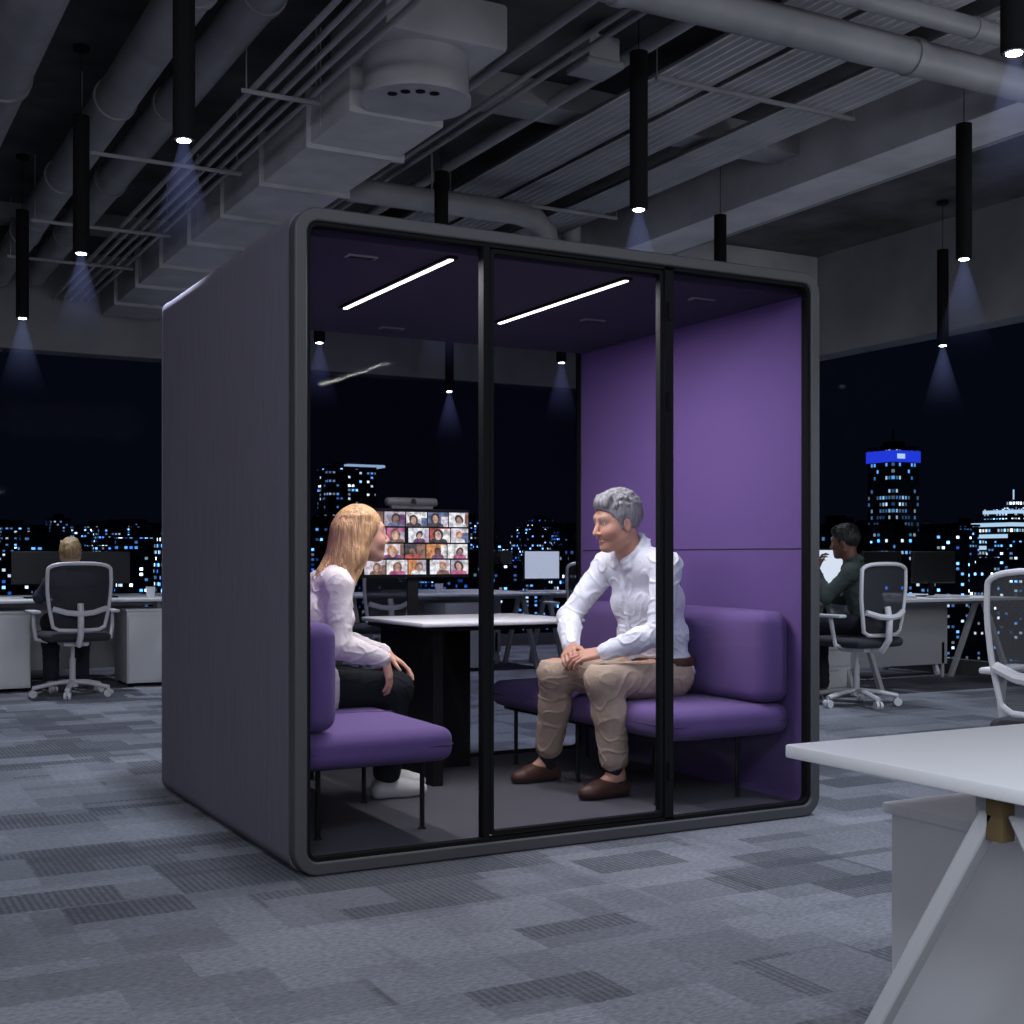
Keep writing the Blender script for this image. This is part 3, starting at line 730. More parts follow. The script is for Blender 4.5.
def person(name, J, hs, skin, shirt, trous, shoe, hairfn, haircol, h=0.0045, lip=(0.45, 0.16, 0.13), brow=(0.2, 0.15, 0.1), iris=(0.05, 0.04, 0.03),
           label='', fem=False, sole=(0.6, 0.6, 0.6), sock=None, belt=None, root=None, g=1.0, collar=True, sleeve_end=0.93, hdamp=1.0, hh=None, wr_amp=0.0075, hem=0.90, lace=None):
    base = np.array(root, float); r = empty('person', root, label=label, category='person')
    g_ = g
    side = vn(np.array(J['shL'])-np.array(J['shR']))
    pel, che, nb_ = (np.array(J[k], float) for k in ('pelvis', 'chest', 'neck'))
    fw = J['fw']; fw = np.array(fw, float)
    mid = (pel+che)/2
    hw = np.array(J['hipL'])-np.array(J['hipR']); hw = vn(hw)
    def torso(s, o, k=0.05):
        s.cap(pel-hw*0.070*g_, pel+hw*0.070*g_, 0.108*g_+o, 0.108*g_+o, k)
        s.cap(mid-side*0.050*g_, mid+side*0.050*g_, (0.088 if fem else 0.112)*g_+o, None, k)
        s.cap(che-side*0.070*g_, che+side*0.070*g_, 0.102*g_+o, None, k)
        uc = che*0.35+nb_*0.65
        s.cap(uc-side*0.085*g_, uc+side*0.085*g_, 0.070*g_+o, None, k)
        if fem:
            for sg in (-1, 1): s.ell(che+fw*0.075+side*0.065*sg+np.array([0, 0, 0.0]), np.array([0.062, 0.058, 0.058])+o, None, 0.03)
        for q in ('shL', 'shR'):
            s.cap(nb_-np.array([0, 0, 0.01]), np.array(J[q]), 0.045*g_+o, 0.052*g_+o, 0.04)
    def arms(s, o, end=1.0, k=0.025):
        for q in 'LR':
            sh, el, wr = (np.array(J[t+q], float) for t in ('sh', 'el', 'wr'))
            s.cap(sh, el, 0.052*g_+o, 0.038*g_+o, k)
            e2 = el+(wr-el)*end
            m_ = el+(wr-el)*0.35
            s.cap(el, m_, 0.038*g_+o, 0.037*g_+o, k); s.cap(m_, e2, 0.037*g_+o, 0.026*g_+o, k)
    def legs(s, o, end=1.0, k=0.03, flare=0.0):
        for q in 'LR':
            hp, kn, an = (np.array(J[t+q], float) for t in ('hip', 'kn', 'an'))
            s.cap(hp, kn, 0.086*g_+o, 0.058*g_+o, k)
            m_ = kn+(an-kn)*0.35-fw*0.015; e2 = kn+(an-kn)*end
            s.cap(kn, m_, 0.056*g_+o, 0.054*g_+o, k); s.cap(m_, e2, 0.054*g_+o, 0.034*g_+o+flare, k)
    b = SDF(); torso(b, 0); arms(b, 0); legs(b, 0)
    T, R = head(b, J['head'], J['hf'], J.get('hup', (0, 0, 1)), hs, fem)
    nk = T(-0.018, 0, -0.045)
    b.cap(nk, nb_+np.array([0, 0, -0.02]), (0.046 if fem else 0.056)*g_, (0.052 if fem else 0.064)*g_, 0.025)
    for q, th in (('L', 1), ('R', -1)):
        if 'hd'+q in J: hand(b, J['wr'+q], J['hd'+q], J['hn'+q], th, (0.93 if fem else 1.03), J.get('curl'+q, 0.6))
    for q in 'LR':
        an = np.array(J['an'+q]); tf = vn(J.get('toe'+q, fw)); b.cap(an, an+tf*0.12-np.array([0, 0, an[2]-J['fl']-0.035]), 0.034*g_, 0.026*g_, 0.03)
    sdf_obj('body', b, h, M['skin'], r, base, skin, head_spots(T, hs, lip, brow, iris)+[(T(0.06, sg*0.045, -0.02), 0.03, tuple(np.array(skin)*np.array([1.05, 0.82, 0.8])), 0.03) for sg in (-1, 1)])
    s = SDF(); torso(s, 0.013)
    arms(s, 0.013, sleeve_end)
    for q in 'LR':
        el, wr = np.array(J['el'+q]), np.array(J['wr'+q]); s.cap(el+(wr-el)*(sleeve_end-0.14), el+(wr-el)*sleeve_end, 0.038*g_, 0.037*g_, 0.004)
    if fem: s.cap(pel-hw*0.07+fw*0.02-np.array([0, 0, 0.02]), pel+hw*0.07+fw*0.02-np.array([0, 0, 0.02]), 0.128, None, 0.03)
    if collar:
        axn = vn(nk-nb_); fx = vn(fw-axn*(fw@axn)); sx = np.cross(axn, fx)
        ring_ = []
        for a in np.linspace(-2.75, 2.75, 15):
            dirv = -fx*math.cos(a)+sx*math.sin(a)
            up_ = 0.060-0.040*(abs(a)/2.75)**1.5
            ring_.append((nb_+dirv*(0.074 if abs(a) < 2.4 else 0.082)*g_+axn*up_, nb_+dirv*0.088*g_+axn*(up_-0.032)-fx*(-0.01 if abs(a) > 2.2 else 0)))
        for i in range(len(ring_)-1):
            s.cap(ring_[i][0], ring_[i+1][0], 0.009, None, 0.008); s.cap(ring_[i][1], ring_[i+1][1], 0.009, None, 0.012)
            s.cap((ring_[i][0]+ring_[i][1])/2, (ring_[i+1][0]+ring_[i+1][1])/2, 0.009, None, 0.008)
        s.cap(nb_+fx*0.085*g_+axn*0.055, nb_+fx*0.118*g_-axn*0.045, 0.036*g_, 0.014, 0.004, True)
        s.cap(nb_+axn*0.03, nk, 0.060*g_, 0.06*g_, 0.004, True)
        c1 = nb_+fx*0.095*g_-axn*0.05; c2 = che+fw*0.118*g_; c3 = mid+fw*0.127*g_
        s.cap(c1, c2, 0.011, None, 0.006); s.cap(c2, c3, 0.011, None, 0.006)
    else:
        s.cap(nb_+fw*0.03+np.array([0, 0, 0.06]), nb_+fw*0.10-np.array([0, 0, 0.0]), 0.045, 0.03, 0.01, True)
    sdf_obj('shirt', s, h, M['cloth'], r, base, shirt, disp=wrinkle(wr_amp, 9))
    t = SDF()
    t.cap(pel-hw*0.070*g_, pel+hw*0.070*g_, 0.118*g_, None, 0.04)
    legs(t, 0.016, hem, flare=0.014)
    zc = pel[2]+(0.085 if fem else 0.055)
    sdf_obj('trousers', t, h, M['cloth'], r, base, trous, disp=wrinkle(0.0055, 9), clipfn=lambda X, Y, Z: (Z-zc)+0*X+0*Y)
    if belt is not None:
        bl = SDF(); c_ = pel+np.array([0, 0, 0.05]); bl.cap(c_-hw*0.072*g_, c_+hw*0.072*g_, 0.121*g_, None, 0.01)
        sdf_obj('belt', bl, h, M['shoe'], r, base, belt, clipfn=lambda X, Y, Z: np.maximum(Z-(c_[2]+0.02), (c_[2]-0.018)-Z)+0*X+0*Y)
    for q in 'LR':
        an = np.array(J['an'+q]); tf = vn(J.get('toe'+q, fw)); up = np.array([0, 0, 1.0]); fl = J['fl']
        z = lambda zz: np.array([an[0], an[1], fl+zz])
        sdm = np.cross(up, tf)
        x = SDF(); 
        x.cap(z(0.034)-tf*0.035, z(0.036)+tf*0.07, 0.036, 0.038, 0.03); x.cap(z(0.034)+tf*0.07, z(0.028)+tf*0.165, 0.038, 0.029, 0.03)
        x.cap(z(0.036)+tf*0.10-sdm*0.012, z(0.030)+tf*0.13+sdm*0.012, 0.036, 0.032, 0.03)
        x.cap(z(0.05)-tf*0.012, z(0.085)-tf*0.005, 0.038, 0.037, 0.02); x.cap(z(0.06)+tf*0.03, z(0.045)+tf*0.09, 0.034, 0.032, 0.02)
        solefn = lambda V, C: np.where(((V[:, 2] < fl+0.022))[:, None], np.array(sole), C)
        x.cap(z(0.135)-tf*0.01, z(0.10)-tf*0.008, 0.034, 0.034, 0.004, True)
        so_ = sdf_obj('shoe', x, h, M['shoe'], r, base, shoe, colfn=solefn, clipfn=lambda X, Y, Z: (fl+0.002-Z)+0*X+0*Y)
        if lace is not None:
            ml_ = MB()
            for i in range(4):
                c0 = z(0.098-0.008*i)+tf*(0.035+0.018*i)-base
                ml_.tube([tuple(c0-sdm*0.016-up*0.006), tuple(c0+up*0.002), tuple(c0+sdm*0.016-up*0.006)], 0.0028, seg=6)
            ml_.obj('laces', lace, so_)
        if sock is not None:
            k_ = SDF(); kn = np.array(J['kn'+q]); k_.cap(an-np.array([0, 0, 0.03]), an+(kn-an)*0.24, 0.037*g_, 0.042*g_, 0.01)
            sdf_obj('sock', k_, h, M['cloth'], r, base, sock)
    hr = SDF(); hairfn(hr, T, R, hs)
    def hdisp(v):
        q = R.T@(v-T(0, 0, 0)); a = math.atan2(q[1], q[0])
        return hdamp*(0.004*noise.noise(Vector((a*7, q[2]*12, 1.0)))+0.003*noise.noise(Vector((q[0]*90, q[1]*90, q[2]*14+3))))
    def hcol(V, C):
        n_ = np.array([noise.noise(Vector((v[0]*70, v[1]*70, v[2]*9))) for v in V]); return C*(1+0.6*n_[:, None])
    sdf_obj('hair', hr, hh or h, M['hair'], r, base, haircol, colfn=hcol, disp=hdisp)
    return r

def hair_short(s, T, R, sc, tufts=150):
    s.ell(T(-0.016, 0, 0.044), np.array([0.108, 0.085, 0.103])*sc, R, 0.01)
    s.ell(T(0.040, 0, 0.101), np.array([0.052, 0.056, 0.036])*sc, R, 0.02)
    rn = random.Random(3)
    cnt = 0
    while cnt < tufts:
        x = rn.uniform(-0.105, 0.07); y = rn.uniform(-0.080, 0.080)
        q = 1-(x+0.016)**2/0.108**2-y*y/0.085**2
        if q < 0.02: continue
        z = 0.044+0.103*math.sqrt(q); cnt += 1
        L = rn.uniform(0.015, 0.028)
        nx, ny, nz = (x+0.016)/0.108, y/0.085, math.sqrt(q)
        tx = -nz; tz = nx
        wv_ = rn.uniform(-0.45, 0.45)
        s.cap(T(x-nx*0.003, y-ny*0.003, z-nz*0.003), T(x+tx*L-nx*0.001, y+wv_*L, z+tz*L*0.9-nz*0.001), 0.0080*sc, 0.0058*sc, 0.006)
    for y in (-0.045, -0.030, -0.015, 0.0, 0.015, 0.030, 0.045):
        s.cap(T(0.078-abs(y)*0.25, y, 0.092), T(0.050, y*1.1+0.010, 0.128), 0.0105*sc, 0.009*sc, 0.010)
    s.ell(T(0.100, 0, -0.026), np.array([0.088, 0.12, 0.100])*sc, R, 0.010, True)
    s.ell(T(-0.02, 0, -0.125), np.array([0.13, 0.12, 0.085])*sc, R, 0.012, True)
    for sg in (-1, 1):
        s.ell(T(0.004, sg*0.087, -0.006), np.array([0.020, 0.02, 0.030])*sc, R, 0.006, True)
        s.cap(T(0.022, sg*0.070, 0.04), T(0.016, sg*0.070, -0.018), 0.012*sc, 0.006*sc, 0.006)
def hair_long(s, T, R, sc):
    s.ell(T(-0.022, 0, 0.038), np.array([0.110, 0.090, 0.107])*sc, R, 0.02)
    for sg in (-1, 1):
        s.cap(T(-0.03, sg*0.060, 0.05), T(-0.06, sg*0.070, -0.08), 0.040, 0.046, 0.03)
        s.cap(T(-0.06, sg*0.070, -0.08), T(-0.13, sg*0.070, -0.21), 0.046, 0.036, 0.03)
        s.cap(T(-0.07, sg*0.035, 0.02), T(-0.15, sg*0.04, -0.23), 0.058, 0.040, 0.03)
    s.cap(T(-0.08, 0, 0.02), T(-0.15, 0, -0.22), 0.058, 0.044, 0.03)
    s.ell(T(0.100, 0, -0.040), np.array([0.073, 0.14, 0.118])*sc, R, 0.010, True)
    rn = random.Random(9)
    N = 110
    for i in range(N):
        ph = math.radians(70+(290-70)*i/(N-1.0)+rn.uniform(-1.5, 1.5))
        cx, sx = math.cos(ph), math.sin(ph)
        x0, y0 = -0.014+0.082*cx, 0.074*sx
        wav = 0.5*math.sin(i*0.6)+rn.uniform(0, 1.2); ln = rn.uniform(0.17, 0.29)
        prev = np.array([x0*0.45-0.006, y0*0.5, 0.131]); r0 = 0.008
        for k in range(1, 9):
            t = k/8.0
            zz = 0.131-t*(0.131+ln)
            flare = 1.0+0.20*math.sin(min(1, t*2.2)*math.pi/2)
            back = -0.105*max(0, t-0.30)**1.2*1.5
            p = np.array([x0*flare+back+0.009*math.sin(wav+t*11)*t, y0*(flare+0.14)+0.007*math.cos(wav+t*9)*t, zz])
            r1 = 0.0085*(1-0.55*t**2)
            s.cap(T(*prev), T(*p), r0*sc, r1*sc, 0.005); prev = p; r0 = r1

JW = dict(pelvis=(0.37, 0.95, 0.565), chest=(0.43, 0.95, 0.84), neck=(0.515, 0.95, 1.025), head=(0.640, 0.955, 1.188), hf=(1, -0.08, 0.03), hup=(0.03, -0.03, 1), fw=(1, 0, 0),
          shL=(0.50, 1.10, 0.98), shR=(0.465, 0.79, 0.98), elL=(0.58, 1.16, 0.74), elR=(0.45, 0.73, 0.735), wrL=(0.78, 1.02, 0.675), wrR=(0.665, 0.77, 0.672),
          hdL=(0.6, -0.45, -0.45), hnL=(0.2, 0.1, 1), hdR=(0.30, 0.12, -0.95), hnR=(0.75, -0.6, 0.2), curlL=0.35, curlR=0.35,
          hipL=(0.40, 1.035, 0.545), hipR=(0.40, 0.865, 0.545), knL=(0.82, 1.05, 0.530), knR=(0.77, 0.89, 0.535), anL=(0.84, 1.17, FL+0.085), anR=(0.76, 0.98, FL+0.085), fl=FL)
person('woman', JW, 0.98, (0.62, 0.34, 0.24), (0.72, 0.66, 0.65), (0.010, 0.012, 0.015), (0.62, 0.62, 0.60), hair_long, (0.66, 0.39, 0.19), label='seated woman with long blonde hair, white blouse and dark trousers',
       fem=True, sole=(0.7, 0.7, 0.7), root=(0.40, 0.95, FL), g=0.92, lip=(0.5, 0.12, 0.12), brow=(0.28, 0.16, 0.08), collar=False, hdamp=0.35, hh=0.0034, wr_amp=0.0055, lace=M['white'])
JM = dict(pelvis=(2.0, 0.70, 0.575), chest=(1.94, 0.70, 0.90), neck=(1.860, 0.70, 1.112), head=(1.765, 0.685, 1.250), hf=(-1, 0.03, -0.18), hup=(-0.16, -0.03, 1), fw=(-1, 0, 0),
          shL=(1.91, 0.505, 1.055), shR=(1.845, 0.895, 1.055), elL=(1.82, 0.44, 0.765), elR=(1.68, 0.965, 0.82), wrL=(1.60, 0.555, 0.680), wrR=(1.575, 0.775, 0.690),
          hdL=(-0.75, 0.62, -0.15), hnL=(-0.35, -0.35, 0.85), hdR=(-0.6, -0.75, -0.25), hnR=(-0.5, 0.25, 0.8), curlL=0.5, curlR=0.7,
          hipL=(1.99, 0.605, 0.555), hipR=(1.99, 0.795, 0.555), knL=(1.575, 0.51, 0.565), knR=(1.53, 0.84, 0.575), anL=(1.66, 0.53, FL+0.09), anR=(1.60, 1.03, FL+0.09), fl=FL)
person('man', JM, 1.07, (0.56, 0.30, 0.21), (0.74, 0.77, 0.83), (0.46, 0.36, 0.27), (0.065, 0.024, 0.014), hair_short, (0.27, 0.27, 0.285), label='seated man with grey hair, white shirt, beige trousers, hands clasped',
       sole=(0.03, 0.015, 0.01), sock=(0.015, 0.015, 0.022), belt=(0.09, 0.04, 0.02), root=(2.0, 0.70, FL), brow=(0.22, 0.2, 0.19), g=1.04, hdamp=0.7, hh=0.0036, hem=0.80, lace=M['seam'])

# ------------------------------------------------------------------ office chairs (front faces +x)
def office_chair(grey=False):
    r = empty('office_chair'); wp = M['whitep']; ms = M['meshg'] if grey else M['mesh']
    mb = MB(); mb.cyl((0, 0, 0.075), (0, 0, 0.13), 0.045, 0.035)
    for i in range(5):
        a = 2*math.pi*i/5+0.3; d = Vector((math.cos(a), math.sin(a), 0))
        mb.tube([d*0.03+Vector((0, 0, 0.115)), d*0.15+Vector((0, 0, 0.105)), d*0.30+Vector((0, 0, 0.075))], 0.022, seg=8, flat=0.8)
    mb.obj('chair_base', wp, r)
    for i in range(5):
        a = 2*math.pi*i/5+0.3; d = Vector((math.cos(a), math.sin(a), 0)); t = Vector((-d.y, d.x, 0)); c = d*0.30+Vector((0, 0, 0.03))
        MB().cyl(c-t*0.026, c-t*0.006, 0.03, seg=16).cyl(c+t*0.006, c+t*0.026, 0.03, seg=16).cyl(c, c+Vector((0, 0, 0.05)), 0.008, seg=8).obj('caster', M['whitep'], r)
    MB().cyl((0, 0, 0.12), (0, 0, 0.30), 0.024).cyl((0, 0, 0.28), (0, 0, 0.42), 0.016).obj('gas_column', M['whited'], r)
    MB().box((-0.16, -0.10, 0.40), (0.10, 0.10, 0.45), bev=0.02).tube([(-0.12, 0, 0.43), (-0.24, 0, 0.42), (-0.30, 0, 0.50), (-0.305, 0, 0.64), (-0.285, 0, 0.74)], 0.025, seg=10).tube([(-0.262, -0.20, 0.70), (-0.30, -0.1, 0.67), (-0.312, 0, 0.66), (-0.30, 0.1, 0.67), (-0.262, 0.20, 0.70)], 0.022, seg=8).obj('back_support', wp, r)
    MB().cushion((-0.24, -0.245, 0.445), (0.25, 0.245, 0.51), 0.03, 0.01).obj('seat', M['seatf'], r)
    def bp(y, z):
        t = (z-0.54)/0.5
        return (-0.245-0.02*math.sin(t*math.pi)-0.06*max(0, t-0.5)+0.35*y*y, y, z)
    pts = []
    hw = lambda z: 0.19+0.05*math.sin(min(1, (z-0.54)/0.45)*math.pi*0.62)
    zs = np.linspace(0.56, 1.0, 12)
    for z in zs: pts.append((hw(z), z))
    top = [(hw(1.0)*math.cos(a)**0.6 if math.cos(a) > 0 else 0, 1.0+0.05*math.sin(a)) for a in np.linspace(0.2, math.pi/2, 6)]
    right = pts+top
    left = [(-y, z) for y, z in right[:-1]][::-1]
    loop = right+left
    loop += [(-0.15, 0.535), (0, 0.53), (0.15, 0.535)]
    MB().tube([bp(y, z) for y, z in loop], 0.012 if grey else 0.015, seg=8, closed=True).obj('back_frame', wp, r)
    mb = MB(); g = []; nz, ny = 12, 9
    for i in range(nz):
        z = 0.54+0.5*i/(nz-1)
        ww = hw(min(z, 1.0))*(1 if z < 1.0 else 0.8) if z > 0.56 else 0.15
        for j in range(ny): g.append(bp(ww*(2*j/(ny-1)-1), z))
    mb.add(g, [(i*ny+j, i*ny+j+1, (i+1)*ny+j+1, (i+1)*ny+j) for i in range(nz-1) for j in range(ny-1)], 0, True)
    mb.obj('back_mesh', ms, r)
    for sg in (-1, 1):
        mb = MB(); mb.tube([(-0.05, sg*0.20, 0.44), (-0.05, sg*0.285, 0.46), (-0.04, sg*0.30, 0.56), (-0.02, sg*0.30, 0.66)], 0.016, seg=8)
        mb.box((-0.14, sg*0.30-0.04, 0.66), (0.13, sg*0.30+0.04, 0.685), bev=0.011)
        mb.obj('armrest', wp, r)
    r['category'] = 'office chair'; r['group'] = 'office chairs'
    return r
ch = office_chair(); ch.location = (0.39, 6.45, 0); ch.rotation_euler = (0, 0, math.radians(92))
ch['label'] = 'white framed mesh office chair, occupied, pushed toward a desk'
c2 = copy_thing(ch, (5.38, 3.00, 0), math.radians(96), label='white framed mesh office chair with a person in green jacket')
c3 = office_chair(True); c3.location = (2.625, -1.10, 0); c3.rotation_euler = (0, 0, math.radians(13)); c3['label'] = 'empty white framed office chair with grey mesh back beside desk'
c4 = copy_thing(ch, (4.95, 6.2, 0), math.radians(80), label='empty white framed mesh office chair beside a white desk')
c5 = copy_thing(ch, (2.9, 6.35, 0), math.radians(100), label='empty white framed mesh office chair beside a white desk')
c6 = copy_thing(ch, (7.0, 5.6, 0), math.radians(250), label='empty white framed mesh office chair beside a white desk')

# ------------------------------------------------------------------ desks
def desk(L=1.76, Dp=0.8):
    r = empty('office_desk')
    MB().box((0, 0, 0.725), (L, Dp, 0.75), bev=0.004).obj('desktop', M['white'], r)
    MB().box((0.12, Dp*0.5-0.03, 0.685), (L-0.12, Dp*0.5+0.03, 0.725)).obj('crossbar', M['whited'], r)
    for x in (0.10, L-0.14):
        for y0, y1 in ((Dp*0.46, 0.06), (Dp*0.54, Dp-0.06)):
            mb = MB(); w_ = 0.024
            vs = []
            for yy, zz in ((y0, 0.725), (y1, 0.0)):
                vs += [(x, yy-w_, zz), (x+0.04, yy-w_, zz), (x+0.04, yy+w_, zz), (x, yy+w_, zz)]
            mb.add(vs, [(0, 1, 2, 3), (7, 6, 5, 4), (0, 4, 5, 1), (1, 5, 6, 2), (2, 6, 7, 3), (3, 7, 4, 0)])
            mb.obj('leg', M['whited'], r, bevel=0.004)
    r['category'] = 'desk'
    return r
d0 = desk(); d0.location = (-0.4, 6.85, 0); d0['label'] = 'long white office desk with slanted legs near the windows'; d0['group'] = 'white office desks'
for (x, y) in ((-0.4, 7.68), (1.42, 6.85), (1.42, 7.68), (3.24, 6.85), (3.24, 7.68), (5.06, 6.85), (4.35, 3.62), (6.17, 3.62), (4.35, 4.45), (6.17, 4.45)):
    copy_thing(d0, (x, y, 0))
def pedestal(x0, y0, w_, d_, h_, label, n=3):
    r = empty('drawer_pedestal' if n > 1 else 'storage_cabinet', (x0, y0, 0), label=label, category='cabinet')
    MB().box((0, 0, 0.03), (w_, d_, h_-0.012), bev=0.006).box((-0.012, -0.02, h_-0.022), (w_+0.012, d_+0.012, h_), bev=0.004).obj('body', M['white'], r)
    for i in range(n):
        z0 = 0.05+(h_-0.10)*i/n; z1 = 0.05+(h_-0.10)*(i+1)/n-0.008
        dr = MB().box((0.01, -0.014, z0), (w_-0.01, 0.0, z1), bev=0.003).obj('drawer' if n > 1 else 'door', M['white'], r)
        if n > 1: MB().box((w_*0.35, -0.026, z1-0.03), (w_*0.65, -0.012, z1-0.018), bev=0.002).obj('handle', M['whited'], dr)
    for x in (0.04, w_-0.04):
        for y in (0.04, d_-0.04): MB().cyl((x, y, 0), (x, y, 0.03), 0.018, seg=10).obj('foot', M['blackm'], r)
    return r
for x, y in ((-0.25, 6.96), (0.92, 6.96), (1.9, 6.96), (3.9, 6.96)): pedestal(x, y, 0.40, 0.50, 0.66, 'plain white storage cabinet under an office desk', n=1)
pedestal(5.60, 3.75, 0.42, 0.50, 0.6, 'white drawer pedestal under an office desk')
for x, y in ((-0.4, 7.60), (1.42, 7.60), (3.24, 7.60), (6.17, 4.36)):
    mb = MB().box((0.16, 0, 0.12), (1.60, 0.016, 0.72), bev=0.004).box((0.2, 0, 0), (0.23, 0.016, 0.32)).box((1.53, 0, 0), (1.56, 0.016, 0.32))
    thing(mb, 'modesty_panel', M['whited'], 'pale modesty panel standing under an office desk', 'desk panel', loc=(x, y, 0), group='modesty panels')
nd = empty('office_desk', (0.135, -3.19, 0), label='white desk with slim slanted leg and brass bracket', category='desk')
MB().box((0, 0, 0.727), (1.8, 0.80, 0.752), bev=0.004).obj('desktop', M['white'], nd)
MB().box((0.10, 0.36, 0.675), (1.7, 0.44, 0.727)).obj('crossbar', M['whited'], nd)
MB().box((0.03, 0.325, 0.655), (0.06, 0.358, 0.727), bev=0.003).obj('bracket', M['brass'], nd)
for x in (0.03, 1.74):
    for y0, y1 in ((0.30, -0.12), (0.355, 0.78)):
        mb = MB(); vs = []
        for yy, zz in ((y0, 0.70), (y1, 0.0)):
            vs += [(x, yy-0.018, zz), (x+0.032, yy-0.018, zz), (x+0.032, yy+0.018, zz), (x, yy+0.018, zz)]
        mb.add(vs, [(0, 1, 2, 3), (7, 6, 5, 4), (0, 4, 5, 1), (1, 5, 6, 2), (2, 6, 7, 3), (3, 7, 4, 0)])
        mb.obj('leg', M['whited'], nd, bevel=0.005)
pedestal(0.48, -2.93, 0.42, 0.62, 0.60, 'white drawer pedestal under a white desk with brass bracket')

def monitor(lit=None, w_=0.56, h_=0.33):
    r = empty('computer_monitor')
    MB().box((-w_/2, -0.01, 0.12), (w_/2, 0.02, 0.12+h_), bev=0.006).obj('casing', M['black'], r)
    MB().box((-w_/2+0.01, -0.013, 0.132), (w_/2-0.01, -0.0095, 0.108+h_)).obj('screen', lit or M['black'], r)
    MB().box((-0.03, 0.02, 0.01), (0.03, 0.035, 0.3)).obj('stand', M['blackm'], r)
    MB().box((-0.12, -0.06, 0), (0.12, 0.10, 0.012), bev=0.005).obj('foot', M['blackm'], r)
    r['category'] = 'monitor'; return r
mo = monitor(None, 0.46, 0.28); mo.location = (0.28, 7.35, 0.75); mo['label'] = 'dark computer monitor on a white desk'; mo['group'] = 'dark monitors'
for x, y, a in ((0.80, 7.35, 0), (6.75, 4.15, 0), (7.3, 4.08, -8), (2.4, 7.35, 0), (3.5, 8.0, 180), (6.2, 7.3, 0)):
    copy_thing(mo, (x, y, 0.75), math.radians(a))
lit = emat('lit_screen', (0.75, 0.85, 1.0), 0.85)
m1 = monitor(lit, 0.42, 0.30); m1.location = (5.15, 7.3, 0.75); m1['label'] = 'bright white computer screen on a white desk'; m1['group'] = 'lit monitors'
copy_thing(m1, (5.98, 4.05, 0.75), math.radians(-8), label='bright white computer screen facing a person at the desk')
def keyboard():
    mb = MB().box((-0.2, -0.065, 0), (0.2, 0.065, 0.014), bev=0.004)
    for i in range(12):
        for j in range(4): mb.box((-0.19+i*0.032, -0.055+j*0.028, 0.013), (-0.163+i*0.032, -0.032+j*0.028, 0.019), mi=1)
    return mb
kb = thing(keyboard(), 'keyboard', [M['whited'], M['whitep']], 'slim pale computer keyboard on a white desk', 'keyboard', loc=(0.6, 7.17, 0.75), group='keyboards')
for x, y in ((6.6, 3.85), (7.2, 3.82), (5.0, 7.05), (2.4, 7.05)):
    c = kb.copy(); COL.objects.link(c); c.location = (x, y, 0.75)
def cup():
    return MB().cyl((0, 0, 0), (0, 0, 0.095), 0.032, 0.04, seg=20).cyl((0, 0, 0.09), (0, 0, 0.096), 0.036, 0.036, mi=1)
cu = thing(cup(), 'cup', [M['whitep'], M['blackm']], 'white cup on an office desk', 'cup', loc=(1.15, 7.1, 0.75), group='cups')
for x, y in ((6.30, 3.8), (4.35, 7.05), (3.9, 7.1)):
    c = cu.copy(); COL.objects.link(c); c.location = (x, y, 0.75)

# ------------------------------------------------------------------ seated office workers
def bgjoints(cx, cy, ang, arms, lean=0.0, drop=0.0):
    c, s_ = math.cos(ang), math.sin(ang)
    P = lambda x, y, z: (cx+c*x-s_*y, cy+s_*x+c*y, z)
    D = lambda x, y, z: (c*x-s_*y, s_*x+c*y, z)
    J = dict(pelvis=P(-0.05, 0, 0.62), chest=P(0.0+lean*0.4, 0, 0.87-drop*0.4), neck=P(0.03+lean*0.8, 0, 1.06-drop*0.8), head=P(0.08+lean, 0, 1.235-drop), hf=D(1, 0, -0.12), fw=D(1, 0, 0),
             shL=P(0.02+lean*0.75, 0.17, 0.99-drop*0.8), shR=P(0.02+lean*0.75, -0.17, 0.99-drop*0.8), hipL=P(0, 0.09, 0.60), hipR=P(0, -0.09, 0.60), knL=P(0.42, 0.12, 0.57), knR=P(0.42, -0.12, 0.57),
             anL=P(0.36, 0.12, 0.09), anR=P(0.36, -0.12, 0.09), fl=0.0)
    for k, v in arms.items(): J[k] = D(*v) if k[:2] in ('hd', 'hn') else P(*v)
    return J
J1 = bgjoints(0.42, 6.46, math.radians(92), dict(elL=(0.20, 0.24, 0.78), elR=(0.20, -0.24, 0.78), wrL=(0.46, 0.16, 0.80), wrR=(0.46, -0.16, 0.80), hdL=(1, 0, -0.1), hdR=(1, 0, -0.1), hnL=(0, 0, 1), hnR=(0, 0, 1)), lean=0.14, drop=0.125)
J1['curlL'] = J1['curlR'] = 0.3
person('bg', J1, 1.0, (0.5, 0.3, 0.22), (0.04, 0.045, 0.06), (0.02, 0.02, 0.03), (0.05, 0.05, 0.05), hair_short, (0.40, 0.28, 0.14), h=0.008, label='person with short blond hair seated at a desk', root=(0.42, 6.46, 0), g=0.95)
J2 = bgjoints(5.52, 3.06, math.radians(122), dict(elL=(0.22, 0.25, 0.80), elR=(0.20, -0.22, 0.78), wrL=(0.33, 0.14, 0.99), wrR=(0.42, -0.12, 0.80), hdL=(-0.1, -0.35, 1), hdR=(1, 0, -0.1), hnL=(0.9, 0.4, 0), hnR=(0, 0, 1)), lean=0.07, drop=0.03)
J2['curlL'] = 0.7; J2['curlR'] = 0.3
person('bg', J2, 1.0, (0.15, 0.075, 0.05), (0.060, 0.078, 0.072), (0.02, 0.02, 0.03), (0.05, 0.05, 0.05), hair_short, (0.010, 0.009, 0.009), h=0.008, label='person with dark hair, grey green jacket, hand raised to the chin', root=(5.52, 3.06, 0), g=0.98)

